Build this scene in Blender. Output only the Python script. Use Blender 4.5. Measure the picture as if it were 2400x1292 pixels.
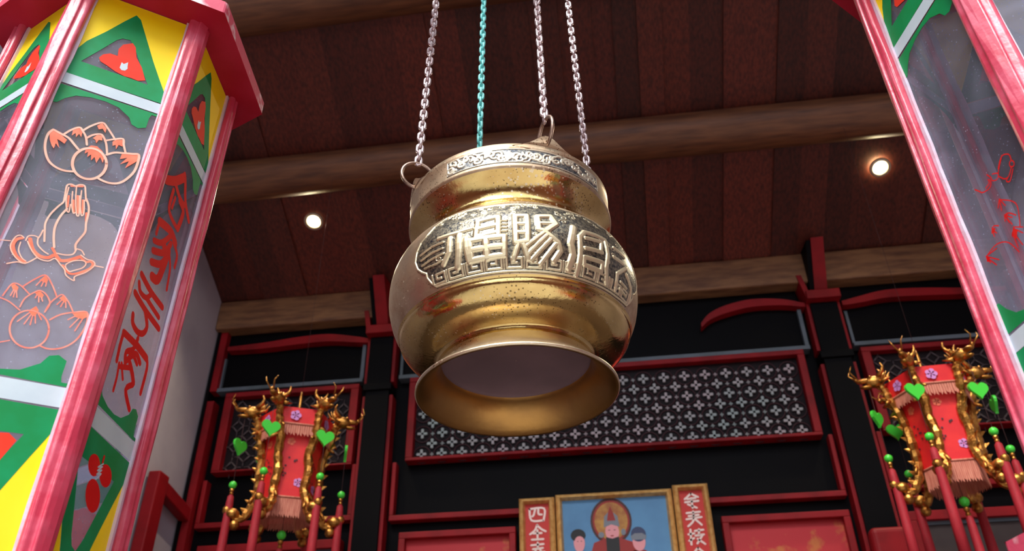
import bpy, bmesh, math, random
import numpy as np
from mathutils import Vector, Matrix
from mathutils.geometry import tessellate_polygon
R = math.radians
PI = math.pi
random.seed(7)
for o in list(bpy.data.objects): bpy.data.objects.remove(o)
SC = bpy.context.scene
COL = SC.collection

# ------------------------------------------------------------------ camera
EYE = 1.6
cam_d = bpy.data.cameras.new('camera'); cam = bpy.data.objects.new('camera', cam_d); COL.objects.link(cam)
cam_d.sensor_width = 36.0; cam_d.lens = 1970 / 2400 * 36.0
cam_d.clip_start = .02; cam_d.clip_end = 200
PITCH, ROLL, YAW = R(34.33), R(-.81), R(7.13)
fwd = Vector((-math.sin(YAW) * math.cos(PITCH), math.cos(YAW) * math.cos(PITCH), math.sin(PITCH)))
rt0 = Vector((math.cos(YAW), math.sin(YAW), 0)); up0 = rt0.cross(fwd)
rt = rt0 * math.cos(ROLL) + up0 * math.sin(ROLL); up = up0 * math.cos(ROLL) - rt0 * math.sin(ROLL)
cam.matrix_world = Matrix(((rt.x, up.x, -fwd.x, 0), (rt.y, up.y, -fwd.y, 0), (rt.z, up.z, -fwd.z, EYE), (0, 0, 0, 1)))
cam_d.dof.use_dof = True; cam_d.dof.focus_distance = 1.16; cam_d.dof.aperture_fstop = 9.0
SC.camera = cam

# ------------------------------------------------------------------ sky, view
w = bpy.data.worlds.new('overcast_sky'); SC.world = w; w.use_nodes = True
nt = w.node_tree; bg = nt.nodes['Background']
tc = nt.nodes.new('ShaderNodeTexCoord'); sx = nt.nodes.new('ShaderNodeSeparateXYZ'); rp = nt.nodes.new('ShaderNodeValToRGB')
nt.links.new(tc.outputs['Generated'], sx.inputs[0]); nt.links.new(sx.outputs['Z'], rp.inputs[0]); nt.links.new(rp.outputs[0], bg.inputs['Color'])
rp.color_ramp.elements[0].position = 0.0; rp.color_ramp.elements[0].color = (.62, .68, .78, 1)
rp.color_ramp.elements[1].position = 0.8; rp.color_ramp.elements[1].color = (.90, .95, 1.0, 1)
bg.inputs['Strength'].default_value = 1.0
sun_d = bpy.data.lights.new('hazy_sun', 'SUN'); sun = bpy.data.objects.new('hazy_sun', sun_d); COL.objects.link(sun)
sun_d.energy = 2.0; sun_d.angle = R(25); sun_d.color = (1, .97, .93)
sun.rotation_euler = (R(40), 0, R(-16))
SC.view_settings.view_transform = 'Standard'; SC.view_settings.look = 'None'
SC.view_settings.exposure = 1.25; SC.view_settings.gamma = 1.0; SC.view_settings.use_curve_mapping = False
SC.cycles.use_denoising = True
SC.cycles.max_bounces = 12; SC.cycles.transparent_max_bounces = 24
SC.cycles.sample_clamp_indirect = 8

# ------------------------------------------------------------------ materials
def lin(c):
    return tuple((x / 255 / 12.92) if x / 255 <= .04045 else ((x / 255 + .055) / 1.055) ** 2.4 for x in c) + (1,)
def mat(name, c, rough=.5, metal=0.0, c2=None, scale=20.0, lo=.4, hi=.65, bump=0.0, bscale=80.0, stretch=None, detail=6.0, spec=None, attr=None, rough2=None):
    m = bpy.data.materials.new(name); m.use_nodes = True; t = m.node_tree; b = t.nodes['Principled BSDF']
    b.inputs['Base Color'].default_value = lin(c); b.inputs['Roughness'].default_value = rough; b.inputs['Metallic'].default_value = metal
    if spec is not None: b.inputs['Specular IOR Level'].default_value = spec
    tc = t.nodes.new('ShaderNodeTexCoord'); mp = t.nodes.new('ShaderNodeMapping'); t.links.new(tc.outputs['Object'], mp.inputs[0])
    if stretch: mp.inputs['Scale'].default_value = stretch
    if c2:
        n = t.nodes.new('ShaderNodeTexNoise'); n.inputs['Scale'].default_value = scale; n.inputs['Detail'].default_value = detail
        t.links.new(mp.outputs[0], n.inputs['Vector'])
        r = t.nodes.new('ShaderNodeValToRGB'); r.color_ramp.elements[0].position = lo; r.color_ramp.elements[1].position = hi
        r.color_ramp.elements[0].color = lin(c); r.color_ramp.elements[1].color = lin(c2)
        t.links.new(n.outputs['Fac'], r.inputs[0]); out = r.outputs[0]
        if attr:
            a = t.nodes.new('ShaderNodeAttribute'); a.attribute_name = attr
            mx = t.nodes.new('ShaderNodeMix'); mx.data_type = 'RGBA'; mx.blend_type = 'MULTIPLY'; mx.inputs[0].default_value = 1
            t.links.new(out, mx.inputs[6]); t.links.new(a.outputs['Color'], mx.inputs[7]); out = mx.outputs[2]
        t.links.new(out, b.inputs['Base Color'])
        if rough2 is not None:
            mr = t.nodes.new('ShaderNodeMapRange'); mr.inputs[1].default_value = lo; mr.inputs[2].default_value = hi
            mr.inputs[3].default_value = rough; mr.inputs[4].default_value = rough2
            t.links.new(n.outputs['Fac'], mr.inputs[0]); t.links.new(mr.outputs[0], b.inputs['Roughness'])
    if bump:
        n2 = t.nodes.new('ShaderNodeTexNoise'); n2.inputs['Scale'].default_value = bscale; n2.inputs['Detail'].default_value = 5
        t.links.new(mp.outputs[0], n2.inputs['Vector'])
        bp = t.nodes.new('ShaderNodeBump'); bp.inputs['Strength'].default_value = bump; bp.inputs['Distance'].default_value = .002
        t.links.new(n2.outputs['Fac'], bp.inputs['Height']); t.links.new(bp.outputs[0], b.inputs['Normal'])
    return m
def emit(name, c, s):
    m = bpy.data.materials.new(name); m.use_nodes = True; b = m.node_tree.nodes['Principled BSDF']
    b.inputs['Emission Color'].default_value = lin(c); b.inputs['Emission Strength'].default_value = s
    return m
def glass(name, dust, amount, lo=.35, hi=.75):
    m = bpy.data.materials.new(name); m.use_nodes = True; t = m.node_tree
    for n in list(t.nodes): t.nodes.remove(n)
    out = t.nodes.new('ShaderNodeOutputMaterial'); tr = t.nodes.new('ShaderNodeBsdfTransparent'); gl = t.nodes.new('ShaderNodeBsdfGlossy')
    df = t.nodes.new('ShaderNodeBsdfDiffuse'); lw = t.nodes.new('ShaderNodeLayerWeight'); pw = t.nodes.new('ShaderNodeMath'); fr = t.nodes.new('ShaderNodeMath'); m1 = t.nodes.new('ShaderNodeMixShader'); m2 = t.nodes.new('ShaderNodeMixShader')
    gl.inputs['Roughness'].default_value = .06; df.inputs['Color'].default_value = lin(dust); pw.operation = 'POWER'; pw.inputs[1].default_value = 5; t.links.new(lw.outputs['Facing'], pw.inputs[0]); fr.operation = 'MULTIPLY_ADD'; fr.inputs[1].default_value = .7; fr.inputs[2].default_value = .03; t.links.new(pw.outputs[0], fr.inputs[0])
    tr.inputs['Color'].default_value = (.93, .92, .95, 1)
    t.links.new(fr.outputs[0], m1.inputs[0]); t.links.new(tr.outputs[0], m1.inputs[1]); t.links.new(gl.outputs[0], m1.inputs[2])
    tc = t.nodes.new('ShaderNodeTexCoord'); n = t.nodes.new('ShaderNodeTexNoise'); n.inputs['Scale'].default_value = 9; n.inputs['Detail'].default_value = 8
    n.inputs['Distortion'].default_value = 1.2
    t.links.new(tc.outputs['Object'], n.inputs['Vector'])
    mr = t.nodes.new('ShaderNodeMapRange'); mr.inputs[1].default_value = lo; mr.inputs[2].default_value = hi; mr.inputs[3].default_value = amount * .45; mr.inputs[4].default_value = amount * 1.5
    t.links.new(n.outputs['Fac'], mr.inputs[0])
    # fine specks of dirt
    v = t.nodes.new('ShaderNodeTexVoronoi'); v.inputs['Scale'].default_value = 140; t.links.new(tc.outputs['Object'], v.inputs['Vector'])
    lt = t.nodes.new('ShaderNodeMath'); lt.operation = 'LESS_THAN'; lt.inputs[1].default_value = .09; t.links.new(v.outputs['Distance'], lt.inputs[0])
    ml = t.nodes.new('ShaderNodeMath'); ml.operation = 'MULTIPLY'; ml.inputs[1].default_value = .4; t.links.new(lt.outputs[0], ml.inputs[0])
    ad = t.nodes.new('ShaderNodeMath'); ad.operation = 'ADD'; ad.use_clamp = True; t.links.new(mr.outputs[0], ad.inputs[0]); t.links.new(ml.outputs[0], ad.inputs[1])
    t.links.new(ad.outputs[0], m2.inputs[0]); t.links.new(m1.outputs[0], m2.inputs[1]); t.links.new(df.outputs[0], m2.inputs[2])
    t.links.new(m2.outputs[0], out.inputs['Surface'])
    return m
def relief_mat(name, dark, light, rough_lo, rough_hi):
    m = mat(name, light, rough_hi, 1.0); t = m.node_tree; b = t.nodes['Principled BSDF']
    a = t.nodes.new('ShaderNodeAttribute'); a.attribute_name = 'relief'
    n = t.nodes.new('ShaderNodeTexNoise'); n.inputs['Scale'].default_value = 260; n.inputs['Detail'].default_value = 4
    tc = t.nodes.new('ShaderNodeTexCoord'); t.links.new(tc.outputs['Object'], n.inputs['Vector'])
    mm = t.nodes.new('ShaderNodeMath'); mm.operation = 'MULTIPLY_ADD'; mm.inputs[1].default_value = .5; t.links.new(n.outputs['Fac'], mm.inputs[0]); t.links.new(a.outputs['Fac'], mm.inputs[2])
    r = t.nodes.new('ShaderNodeValToRGB'); r.color_ramp.elements[0].position = .38; r.color_ramp.elements[1].position = .88  # darker in the low parts, paler on the raised ones
    r.color_ramp.elements[0].color = lin(dark); r.color_ramp.elements[1].color = lin(light)
    t.links.new(mm.outputs[0], r.inputs[0]); t.links.new(r.outputs[0], b.inputs['Base Color'])
    b.inputs['Metallic'].default_value = .85
    return m
def brass(name, c, c2, rough, rough2, scale, pits_glints=True, bump=.15):
    m = mat(name, c, rough, 1.0, c2=c2, scale=scale, lo=.42, hi=.7, bump=bump, bscale=130, rough2=rough2, detail=9)
    if pits_glints:
        t = m.node_tree; b = t.nodes['Principled BSDF']
        src = b.inputs['Base Color'].links[0].from_socket
        tc = t.nodes.new('ShaderNodeTexCoord'); v = t.nodes.new('ShaderNodeTexVoronoi'); v.inputs['Scale'].default_value = 230; t.links.new(tc.outputs['Object'], v.inputs['Vector'])
        n = t.nodes.new('ShaderNodeTexNoise'); n.inputs['Scale'].default_value = 16; t.links.new(tc.outputs['Object'], n.inputs['Vector'])
        mr = t.nodes.new('ShaderNodeMapRange'); mr.inputs[1].default_value = .45; mr.inputs[2].default_value = .75; mr.inputs[3].default_value = .08; mr.inputs[4].default_value = .34
        t.links.new(n.outputs['Fac'], mr.inputs[0])
        lt = t.nodes.new('ShaderNodeMath'); lt.operation = 'LESS_THAN'; t.links.new(v.outputs['Distance'], lt.inputs[0]); t.links.new(mr.outputs[0], lt.inputs[1])
        mx = t.nodes.new('ShaderNodeMix'); mx.data_type = 'RGBA'; mx.inputs[7].default_value = lin((92, 72, 48))
        ml = t.nodes.new('ShaderNodeMath'); ml.operation = 'MULTIPLY'; ml.inputs[1].default_value = .75; t.links.new(lt.outputs[0], ml.inputs[0])
        t.links.new(ml.outputs[0], mx.inputs[0]); t.links.new(src, mx.inputs[6]); t.links.new(mx.outputs[2], b.inputs['Base Color'])
        v2 = t.nodes.new('ShaderNodeTexVoronoi'); v2.inputs['Scale'].default_value = 170; n3 = t.nodes.new('ShaderNodeTexNoise'); n3.inputs['Scale'].default_value = 9; n3.inputs['Detail'].default_value = 6  # pale flecks painted in for bright reflections on the brass
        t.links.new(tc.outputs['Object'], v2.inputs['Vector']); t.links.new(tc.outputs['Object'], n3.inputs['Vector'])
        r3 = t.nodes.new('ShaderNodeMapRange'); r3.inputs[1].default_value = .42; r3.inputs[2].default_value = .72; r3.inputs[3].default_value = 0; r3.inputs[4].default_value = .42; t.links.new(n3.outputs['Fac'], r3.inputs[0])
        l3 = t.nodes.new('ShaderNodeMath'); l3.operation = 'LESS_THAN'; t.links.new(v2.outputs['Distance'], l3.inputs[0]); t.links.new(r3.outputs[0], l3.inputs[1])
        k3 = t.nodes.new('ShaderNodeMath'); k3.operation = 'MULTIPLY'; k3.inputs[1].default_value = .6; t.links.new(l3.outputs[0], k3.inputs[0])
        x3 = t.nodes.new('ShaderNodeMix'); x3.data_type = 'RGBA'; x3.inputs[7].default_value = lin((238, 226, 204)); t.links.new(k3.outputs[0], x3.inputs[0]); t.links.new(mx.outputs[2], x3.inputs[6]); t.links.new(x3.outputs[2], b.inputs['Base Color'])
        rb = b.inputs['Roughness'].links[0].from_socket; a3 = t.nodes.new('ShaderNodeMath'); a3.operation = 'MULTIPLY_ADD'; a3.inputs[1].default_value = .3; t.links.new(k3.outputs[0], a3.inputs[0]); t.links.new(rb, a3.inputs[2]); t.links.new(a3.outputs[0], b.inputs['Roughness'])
    return m
M = {}
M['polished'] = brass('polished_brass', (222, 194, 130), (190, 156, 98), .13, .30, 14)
M['dull'] = brass('dull_brass', (206, 184, 154), (168, 138, 114), .40, .58, 30)
M['flare'] = brass('sky_paled_brass', (236, 222, 196), (214, 190, 152), .34, .5, 24, bump=.1)  # foot flare paled in its colour for the sky reflected there
M['inner'] = brass('inner_brass', (176, 132, 74), (150, 112, 70), .36, .5, 10, pits_glints=False, bump=.12)
M['ash'] = mat('smoked_metal', (116, 90, 96), .7, .3, c2=(98, 76, 82), scale=8)
M['relief'] = relief_mat('two_tone_relief', (34, 40, 54), (236, 222, 184), .5, .36)
M['frieze'] = relief_mat('two_tone_frieze', (58, 66, 80), (220, 212, 190), .5, .4)
M['steel'] = mat('pinkish_steel', (236, 222, 226), .3, .75, c2=(206, 186, 190), scale=60)
M['teal'] = mat('teal_painted_steel', (150, 244, 242), .4, 0, c2=(110, 216, 218), scale=70)
M['ringsteel'] = mat('worn_steel', (190, 165, 150), .4, .9, c2=(130, 106, 92), scale=90)
M['pinkred'] = mat('worn_red_paint', (198, 54, 82), .36, 0, c2=(216, 102, 128), scale=22, lo=.45, hi=.75, bump=.5, bscale=60, spec=.6)
M['pinkdark'] = mat('red_paint', (158, 18, 38), .55, 0, c2=(172, 32, 56), scale=14, bump=.3, bscale=50, spec=.2)
M['chip'] = mat('chipped_red_edge', (206, 70, 100), .5, 0, c2=(238, 222, 228), scale=30, lo=.55, hi=.68, bump=.4)
M['bead'] = mat('pale_putty_bead', (226, 190, 208), .5, 0, c2=(214, 206, 226), scale=40, lo=.4, hi=.6, bump=.5, bscale=90)
M['glass'] = glass('dusty_glass', (184, 188, 214), .12)
M['yellow'] = mat('yellow_paint', (250, 214, 10), .5, 0, c2=(246, 220, 40), scale=9, spec=.2)
M['green'] = mat('green_paint', (0, 128, 66), .5, 0, c2=(0, 140, 84), scale=25, spec=.2)
M['white'] = mat('pale_blue_white_paint', (190, 206, 216), .5, 0, c2=(182, 198, 210), scale=30, spec=.2)
M['red'] = mat('red_paint_on_glass', (206, 14, 18), .55, 0, c2=(212, 26, 24), scale=30, spec=.1)
M['flower'] = mat('orange_red_paint', (226, 52, 30), .5, 0, c2=(218, 60, 42), scale=30, spec=.15)
M['orange'] = mat('orange_paint', (238, 96, 58), .5, 0, c2=(236, 120, 86), scale=60)
M['cream'] = mat('cream_outline_paint', (222, 178, 158), .55, 0, c2=(226, 160, 138), scale=60)
M['salmon'] = mat('salmon_outline_paint', (226, 136, 118), .55, 0, c2=(224, 104, 84), scale=80)
M['board'] = mat('brown_boards', (104, 42, 30), .6, 0, c2=(64, 24, 18), scale=5, stretch=(16, 1.2, 16), lo=.35, hi=.7, bump=.2, bscale=14, attr='tone')
M['log'] = mat('brown_log', (124, 78, 48), .55, 0, c2=(86, 50, 32), scale=4, stretch=(1.2, 10, 10), lo=.35, hi=.7, bump=.25, bscale=10)
M['beamlight'] = mat('light_brown_beam', (142, 100, 66), .6, 0, c2=(96, 60, 42), scale=3.5, stretch=(1.6, 9, 9), lo=.38, hi=.72, bump=.2, bscale=12)
M['black'] = mat('black_lacquer', (10, 9, 12), .5, 0, c2=(13, 11, 13), scale=4, spec=.06)
M['redtrim'] = mat('red_lacquer_trim', (146, 14, 24), .55, 0, c2=(120, 10, 18), scale=6, spec=.25)
M['greyline'] = mat('grey_blue_moulding', (92, 102, 114), .5, 0, c2=(74, 86, 92), scale=6)
M['plaster'] = mat('lavender_grey_plaster', (178, 168, 178), .85, 0, c2=(166, 156, 168), scale=3)
M['lattdark'] = mat('dark_red_lattice_board', (26, 13, 18), .6, 0, c2=(18, 12, 17), scale=9, spec=.2)
M['star'] = mat('backlit_star_grey', (186, 170, 176), .6, 0, c2=(160, 174, 174), scale=2.5)  # grey plates coloured to stand in for light through star openings
M['ring'] = mat('maroon_lattice_ring', (58, 16, 28), .6, 0)
M['diamond'] = mat('grey_lattice_bar', (84, 72, 76), .6, 0)
M['brocade'] = mat('red_gold_brocade', (190, 34, 44), .6, 0, c2=(196, 104, 50), scale=9, lo=.56, hi=.66)
M['greyboard'] = mat('grey_brown_board', (58, 44, 42), .6, 0, c2=(46, 28, 28), scale=5)
M['goldframe'] = mat('gold_wood_frame', (226, 180, 112), .4, .2, c2=(200, 148, 84), scale=40)
M['sky_paint'] = mat('blue_painted_ground', (88, 142, 186), .6, 0, c2=(80, 130, 174), scale=6)
M['couplet'] = mat('red_couplet_ground', (196, 34, 22), .55, 0)
M['skin'] = mat('painted_pink', (226, 150, 156), .6); M['ink'] = mat('painted_black', (22, 20, 24), .6)
M['halo'] = mat('painted_ochre', (190, 140, 62), .6, 0, c2=(160, 96, 48), scale=20); M['robe'] = mat('painted_crimson', (150, 34, 28), .6); M['grey'] = mat('painted_grey', (120, 124, 134), .6)
M['halorim'] = mat('painted_dark_brown', (70, 28, 22), .6); M['navy'] = mat('painted_navy', (50, 60, 96), .6); M['silver'] = mat('silver_script', (214, 186, 176), .4, .4)
M['gold'] = mat('gold_foil', (206, 148, 74), .36, 1.0, c2=(150, 92, 40), scale=40, bump=1.0, bscale=120)
M['fabric'] = mat('red_silk', (214, 20, 28), .5, 0, c2=(226, 34, 30), scale=14)
M['fringe'] = mat('pinkish_fringe', (206, 128, 104), .7, 0, c2=(180, 96, 76), scale=20, stretch=(12, 12, 1))
M['tassel'] = mat('red_tassel_thread', (166, 16, 34), .7, 0, c2=(140, 12, 26), scale=40, stretch=(14, 14, 1))
M['heart'] = mat('green_plastic', (70, 205, 60), .35, 0, spec=.5); M['thread'] = mat('dark_thread', (60, 30, 30), .7)
M['violet'] = mat('printed_violet_flower', (196, 130, 190), .6); M['spot'] = mat('printed_dark_spot', (60, 30, 40), .6)
M['ground'] = mat('courtyard_paving', (206, 203, 198), .8, 0, c2=(190, 187, 182), scale=2)
M['courtwall'] = mat('brown_red_wall', (120, 66, 54), .7, 0, c2=(96, 56, 48), scale=2)
M['floor'] = mat('dark_floor_tile', (86, 70, 64), .5, 0, c2=(72, 58, 54), scale=2)
M['lens'] = emit('lit_lens', (255, 232, 170), 30)
M['trimring'] = mat('downlight_ring', (220, 205, 180), .35, .6)

# ------------------------------------------------------------------ mesh helpers
class MB:
    """collects vertices and faces of ONE mesh"""
    def __init__(s): s.v = []; s.f = []; s.m = []; s.sm = []
    def add(s, V, F, mi=0, smooth=False):
        b = len(s.v); s.v += [tuple(p) for p in V]
        for f in F: s.f.append(tuple(i + b for i in f)); s.m.append(mi); s.sm.append(smooth)
    def box(s, x0, x1, y0, y1, z0, z1, mi=0):
        V = [(x, y, z) for z in (z0, z1) for y in (y0, y1) for x in (x0, x1)]
        s.add(V, [(0, 2, 3, 1), (4, 5, 7, 6), (0, 1, 5, 4), (2, 6, 7, 3), (0, 4, 6, 2), (1, 3, 7, 5)], mi)
    def prism(s, P, Q, mi=0, smooth=False, caps=True):
        n = len(P); s.add(list(P) + list(Q), [(i, (i + 1) % n, n + (i + 1) % n, n + i) for i in range(n)], mi, smooth)
        if caps: s.add(P, [tuple(reversed(range(n)))], mi); s.add(Q, [tuple(range(n))], mi)
    def lathe(s, prof, n=96, mis=None, c=(0, 0, 0), close=False, smooth=True):
        V = [(c[0] + r * math.cos(2 * PI * k / n), c[1] + r * math.sin(2 * PI * k / n), c[2] + z) for r, z in prof for k in range(n)]
        b = len(s.v); s.v += V; m = len(prof)
        for i in range(m - 1 + (1 if close else 0)):
            j = (i + 1) % m
            for k in range(n):
                s.f.append((b + i * n + k, b + i * n + (k + 1) % n, b + j * n + (k + 1) % n, b + j * n + k)); s.m.append(mis[i] if mis else 0); s.sm.append(smooth)
    def tube(s, P, r, n=8, mi=0, closed=False, smooth=True):
        P = [Vector(p) for p in P]; m = len(P); rr = r if isinstance(r, (list, tuple)) else [r] * m
        V = []; prev = None
        for i, p in enumerate(P):
            if closed: d = P[(i + 1) % m] - P[i - 1]
            else: d = P[min(i + 1, m - 1)] - P[max(i - 1, 0)]
            d.normalize()
            if prev is None:
                a = Vector((0, 0, 1)) if abs(d.z) < .9 else Vector((1, 0, 0)); x = d.cross(a).normalized()
            else: x = (prev - d * prev.dot(d)).normalized()
            prev = x; y = d.cross(x)
            V += [p + (x * math.cos(2 * PI * k / n) + y * math.sin(2 * PI * k / n)) * rr[i] for k in range(n)]
        F = [(i * n + k, i * n + (k + 1) % n, ((i + 1) % m) * n + (k + 1) % n, ((i + 1) % m) * n + k) for i in range(m if closed else m - 1) for k in range(n)]
        if not closed: F += [tuple(reversed(range(n))), tuple(range((m - 1) * n, m * n))]
        s.add(V, F, mi, smooth)
    def ball(s, c, r, mi=0, nu=12, nv=8, mt=None):
        rx, ry, rz = r if isinstance(r, (list, tuple)) else (r, r, r)
        V = []
        for i in range(nv + 1):
            t = PI * i / nv
            for k in range(nu): V.append(Vector((rx * math.sin(t) * math.cos(2 * PI * k / nu), ry * math.sin(t) * math.sin(2 * PI * k / nu), rz * math.cos(t))))
        if mt: V = [mt @ v for v in V]
        V = [v + Vector(c) for v in V]
        s.add(V, [(i * nu + k, (i + 1) * nu + k, (i + 1) * nu + (k + 1) % nu, i * nu + (k + 1) % nu) for i in range(nv) for k in range(nu)], mi, True)
    def poly(s, loops, put, mi=0, d=0.0):
        """flat filled outline (first loop) with holes; put maps (u, v, d) to a point"""
        T = tessellate_polygon([[Vector((u, v, 0)) for u, v in L] for L in loops]); flat = [p for L in loops for p in L]
        s.add([put(u, v, d) for u, v in flat], [tuple(t) for t in T], mi)
    def slab(s, loops, put, d0, d1, mi=0):
        """outline with thickness"""
        T = tessellate_polygon([[Vector((u, v, 0)) for u, v in L] for L in loops]); flat = [p for L in loops for p in L]; n = len(flat)
        s.add([put(u, v, d0) for u, v in flat] + [put(u, v, d1) for u, v in flat], [tuple(t) for t in T] + [tuple(n + i for i in reversed(t)) for t in T], mi)
        for L in loops:
            m = len(L); s.add([put(u, v, d0) for u, v in L] + [put(u, v, d1) for u, v in L], [(i, (i + 1) % m, m + (i + 1) % m, m + i) for i in range(m)], mi)
    def ribbon(s, P, wd, put, mi=0, d=0.0, taper=False):
        P = smooth2(P); n = len(P)
        if n < 2: return
        V = []
        for i, (x, y) in enumerate(P):
            a = P[max(i - 1, 0)]; b = P[min(i + 1, n - 1)]; dx, dy = b[0] - a[0], b[1] - a[1]; l = math.hypot(dx, dy) or 1
            h = wd / 2
            if taper: h *= .55 + .45 * math.sin(PI * min(1, (i + .5) / n * 1.1))
            V += [put(x - dy / l * h, y + dx / l * h, d), put(x + dy / l * h, y - dx / l * h, d)]
        s.add(V, [(2 * i, 2 * i + 1, 2 * i + 3, 2 * i + 2) for i in range(n - 1)], mi)
        for e in (P[0], P[-1]):
            K = [put(e[0] + wd / 2 * math.cos(t * PI / 4) * .98, e[1] + wd / 2 * math.sin(t * PI / 4) * .98, d + 1e-6) for t in range(8)]
            if not taper: s.add(K, [tuple(range(8))], mi)
    def build(s, name, mats, parent=None, mw=None):
        me = bpy.data.meshes.new(name); me.from_pydata(s.v, [], s.f); me.update()
        if not isinstance(mats, (list, tuple)): mats = [mats]
        for m in mats: me.materials.append(m)
        me.polygons.foreach_set('material_index', s.m); me.polygons.foreach_set('use_smooth', s.sm)
        b = bmesh.new(); b.from_mesh(me); bmesh.ops.recalc_face_normals(b, faces=b.faces); b.to_mesh(me); b.free()
        o = bpy.data.objects.new(name, me); COL.objects.link(o)
        if parent: o.parent = parent
        return o
def smooth2(P):
    """rounds a polyline"""
    P = [tuple(p) for p in P]
    if len(P) < 3: return P
    closed = math.hypot(P[0][0] - P[-1][0], P[0][1] - P[-1][1]) < 1e-6; Q = []; n = len(P)
    for i in range(n - 1):
        p0 = P[i - 1] if i else (P[-2] if closed else P[0]); p1 = P[i]; p2 = P[i + 1]; p3 = P[i + 2] if i + 2 < n else (P[1] if closed else P[-1])
        for t in (0, .25, .5, .75):
            Q.append(tuple(.5 * (2 * p1[k] + (p2[k] - p0[k]) * t + (2 * p0[k] - 5 * p1[k] + 4 * p2[k] - p3[k]) * t * t + (3 * p1[k] - p0[k] - 3 * p2[k] + p3[k]) * t ** 3) for k in (0, 1)))
    return Q + [P[-1]]
def tag(o, label=None, cat=None, group=None, kind=None):
    if label: o['label'] = label
    if cat: o['category'] = cat
    if group: o['group'] = group
    if kind: o['kind'] = kind
    return o
def empty(name, loc, rot=(0, 0, 0)):
    o = bpy.data.objects.new(name, None); COL.objects.link(o); o.location = loc; o.rotation_euler = rot; o.empty_display_size = .05
    return o
def struct(o, label, cat): return tag(o, label, cat, kind='structure')
def bev(o, wd=.004, seg=2):
    b = o.modifiers.new('bevel', 'BEVEL'); b.width = wd; b.segments = seg; b.limit_method = 'ANGLE'; b.angle_limit = R(35)
    return o
def copy_tree(o, parent=None):
    c = o.copy(); COL.objects.link(c); c.parent = parent
    for ch in list(o.children): copy_tree(ch, c)
    return c

# ================================================================== THE HALL
WALL = 4.60
XL, XR = -2.57, 2.52
NS, NC = math.sin(R(25.8)), math.cos(R(25.8))
def roof_z(y): return 4.688 - (y - 4.55) * NS / NC
a = MB(); a.box(XL - .15, XR + .15, WALL + .06, WALL + .26, 0, 4.9); struct(a.build('wall_back', M['black']), 'black lacquered back wall behind the panelling', 'wall')
def side(name, x0, x1):
    a = MB(); P = [(.4, 0), (4.86, 0), (4.86, 4.5), (4.62, roof_z(4.62) + .02), (.4, roof_z(.4) + .02)]
    a.prism([(x0, y, z) for y, z in P], [(x1, y, z) for y, z in P]); return a.build(name, M['plaster'])
struct(side('wall_left', XL - .15, XL), 'lavender grey plastered side wall beside the painted glass lantern', 'wall')
struct(side('wall_right', XR, XR + .15), 'plastered side wall hidden behind the other painted lantern', 'wall')
a = MB(); a.box(-4, 4, .4, 5, -.1, 0); struct(a.build('floor', M['floor']), 'dark hall floor below the picture', 'floor')
a = MB(); a.box(-14, 14, -16, .4, -.12, -.02); struct(a.build('ground', M['ground']), 'unseen courtyard paving in front of the hall, kept pale to bounce fill light', 'ground')  # unseen paving, paled to bounce fill light up from the front
for nm, x0, x1, lab in (('wall_added_left', -3.6, -3.3, 'added courtyard wall, unseen, narrowing the sky on the plaster wall side'), ('wall_added_right', 3.3, 3.6, 'added courtyard wall, unseen, narrowing the sky on the far side')):
    a = MB(); a.box(x0, x1, -9, .4, -.02, 6.0); struct(a.build(nm, M['courtwall']), lab, 'wall')  # unseen side walls added to narrow the sky and darken the pot reflections
a = MB(); a.box(-3.6, 3.6, -9.3, -9, -.02, 4.6); struct(a.build('wall_added_front', M['courtwall']), 'added courtyard wall, unseen, facing the hall for the brass to reflect', 'wall')  # unseen wall added as something for the brass to mirror
# the sloping board ceiling: one mesh, its boards in the mesh
a = MB(); x = XL - .1; tones = []
rnd = random.Random(3); lift = 0
while x < XR + .1:
    wd = rnd.uniform(.11, .19); lift = rnd.choice([0, .014, .03]); t = rnd.uniform(.6, 1.35); tn = (t * rnd.uniform(.95, 1.1), t, t * rnd.uniform(.85, 1.0), 1)
    y0, y1 = 1.3, 4.75
    def rp_(xx, y, d): return (xx, y + d * NS, roof_z(y) + d * NC)
    P = [rp_(x, y0, lift), rp_(x + wd, y0, lift), rp_(x + wd, y0, .06), rp_(x, y0, .06)]; Q = [rp_(x, y1, lift), rp_(x + wd, y1, lift), rp_(x + wd, y1, .06), rp_(x, y1, .06)]
    a.prism(P, Q); tones += [tn] * 6; x += wd
o = a.build('ceiling', M['board']); struct(o, 'sloping ceiling of dark red brown boards', 'ceiling')
at = o.data.color_attributes.new('tone', 'FLOAT_COLOR', 'CORNER')
for p in o.data.polygons:
    for li in p.loop_indices: at.data[li].color = tones[p.index]
# round purlins under the boards, beam on the wall
def log(y, z, r, label):
    a = MB(); n = 28; rn = random.Random(int(y * 100)); xs = np.linspace(XL - .05, XR + .05, 30)
    a.tube([(xx, y + .006 * math.sin(xx * 2.1), z + .008 * math.sin(xx * 1.3 + 1)) for xx in xs], [r * (1 + .03 * math.sin(xx * 1.7)) for xx in xs], n)
    return struct(a.build('roof_beam', M['log']), label, 'beam')
log(3.648, 4.987, .123, 'round brown log purlin across the middle of the ceiling')
log(2.755, 5.40, .135, 'round brown log purlin along the upper edge of the picture')
a = MB(); a.box(XL, XR, 4.53, 4.66, 4.485, 4.70); struct(bev(a.build('roof_beam', M['beamlight']), .012), 'knotty light brown squared beam on top of the back wall', 'beam')

# ------------------------------------------------------------------ back wall panelling (front faces at y = WALL)
F0 = WALL
def bar(a, x0, x1, z0, z1, y0=None, d=.05, mi=0):
    y0 = F0 if y0 is None else y0; a.box(min(x0, x1), max(x0, x1), y0, y0 + d + .03, min(z0, z1), max(z0, z1), mi)
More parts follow.
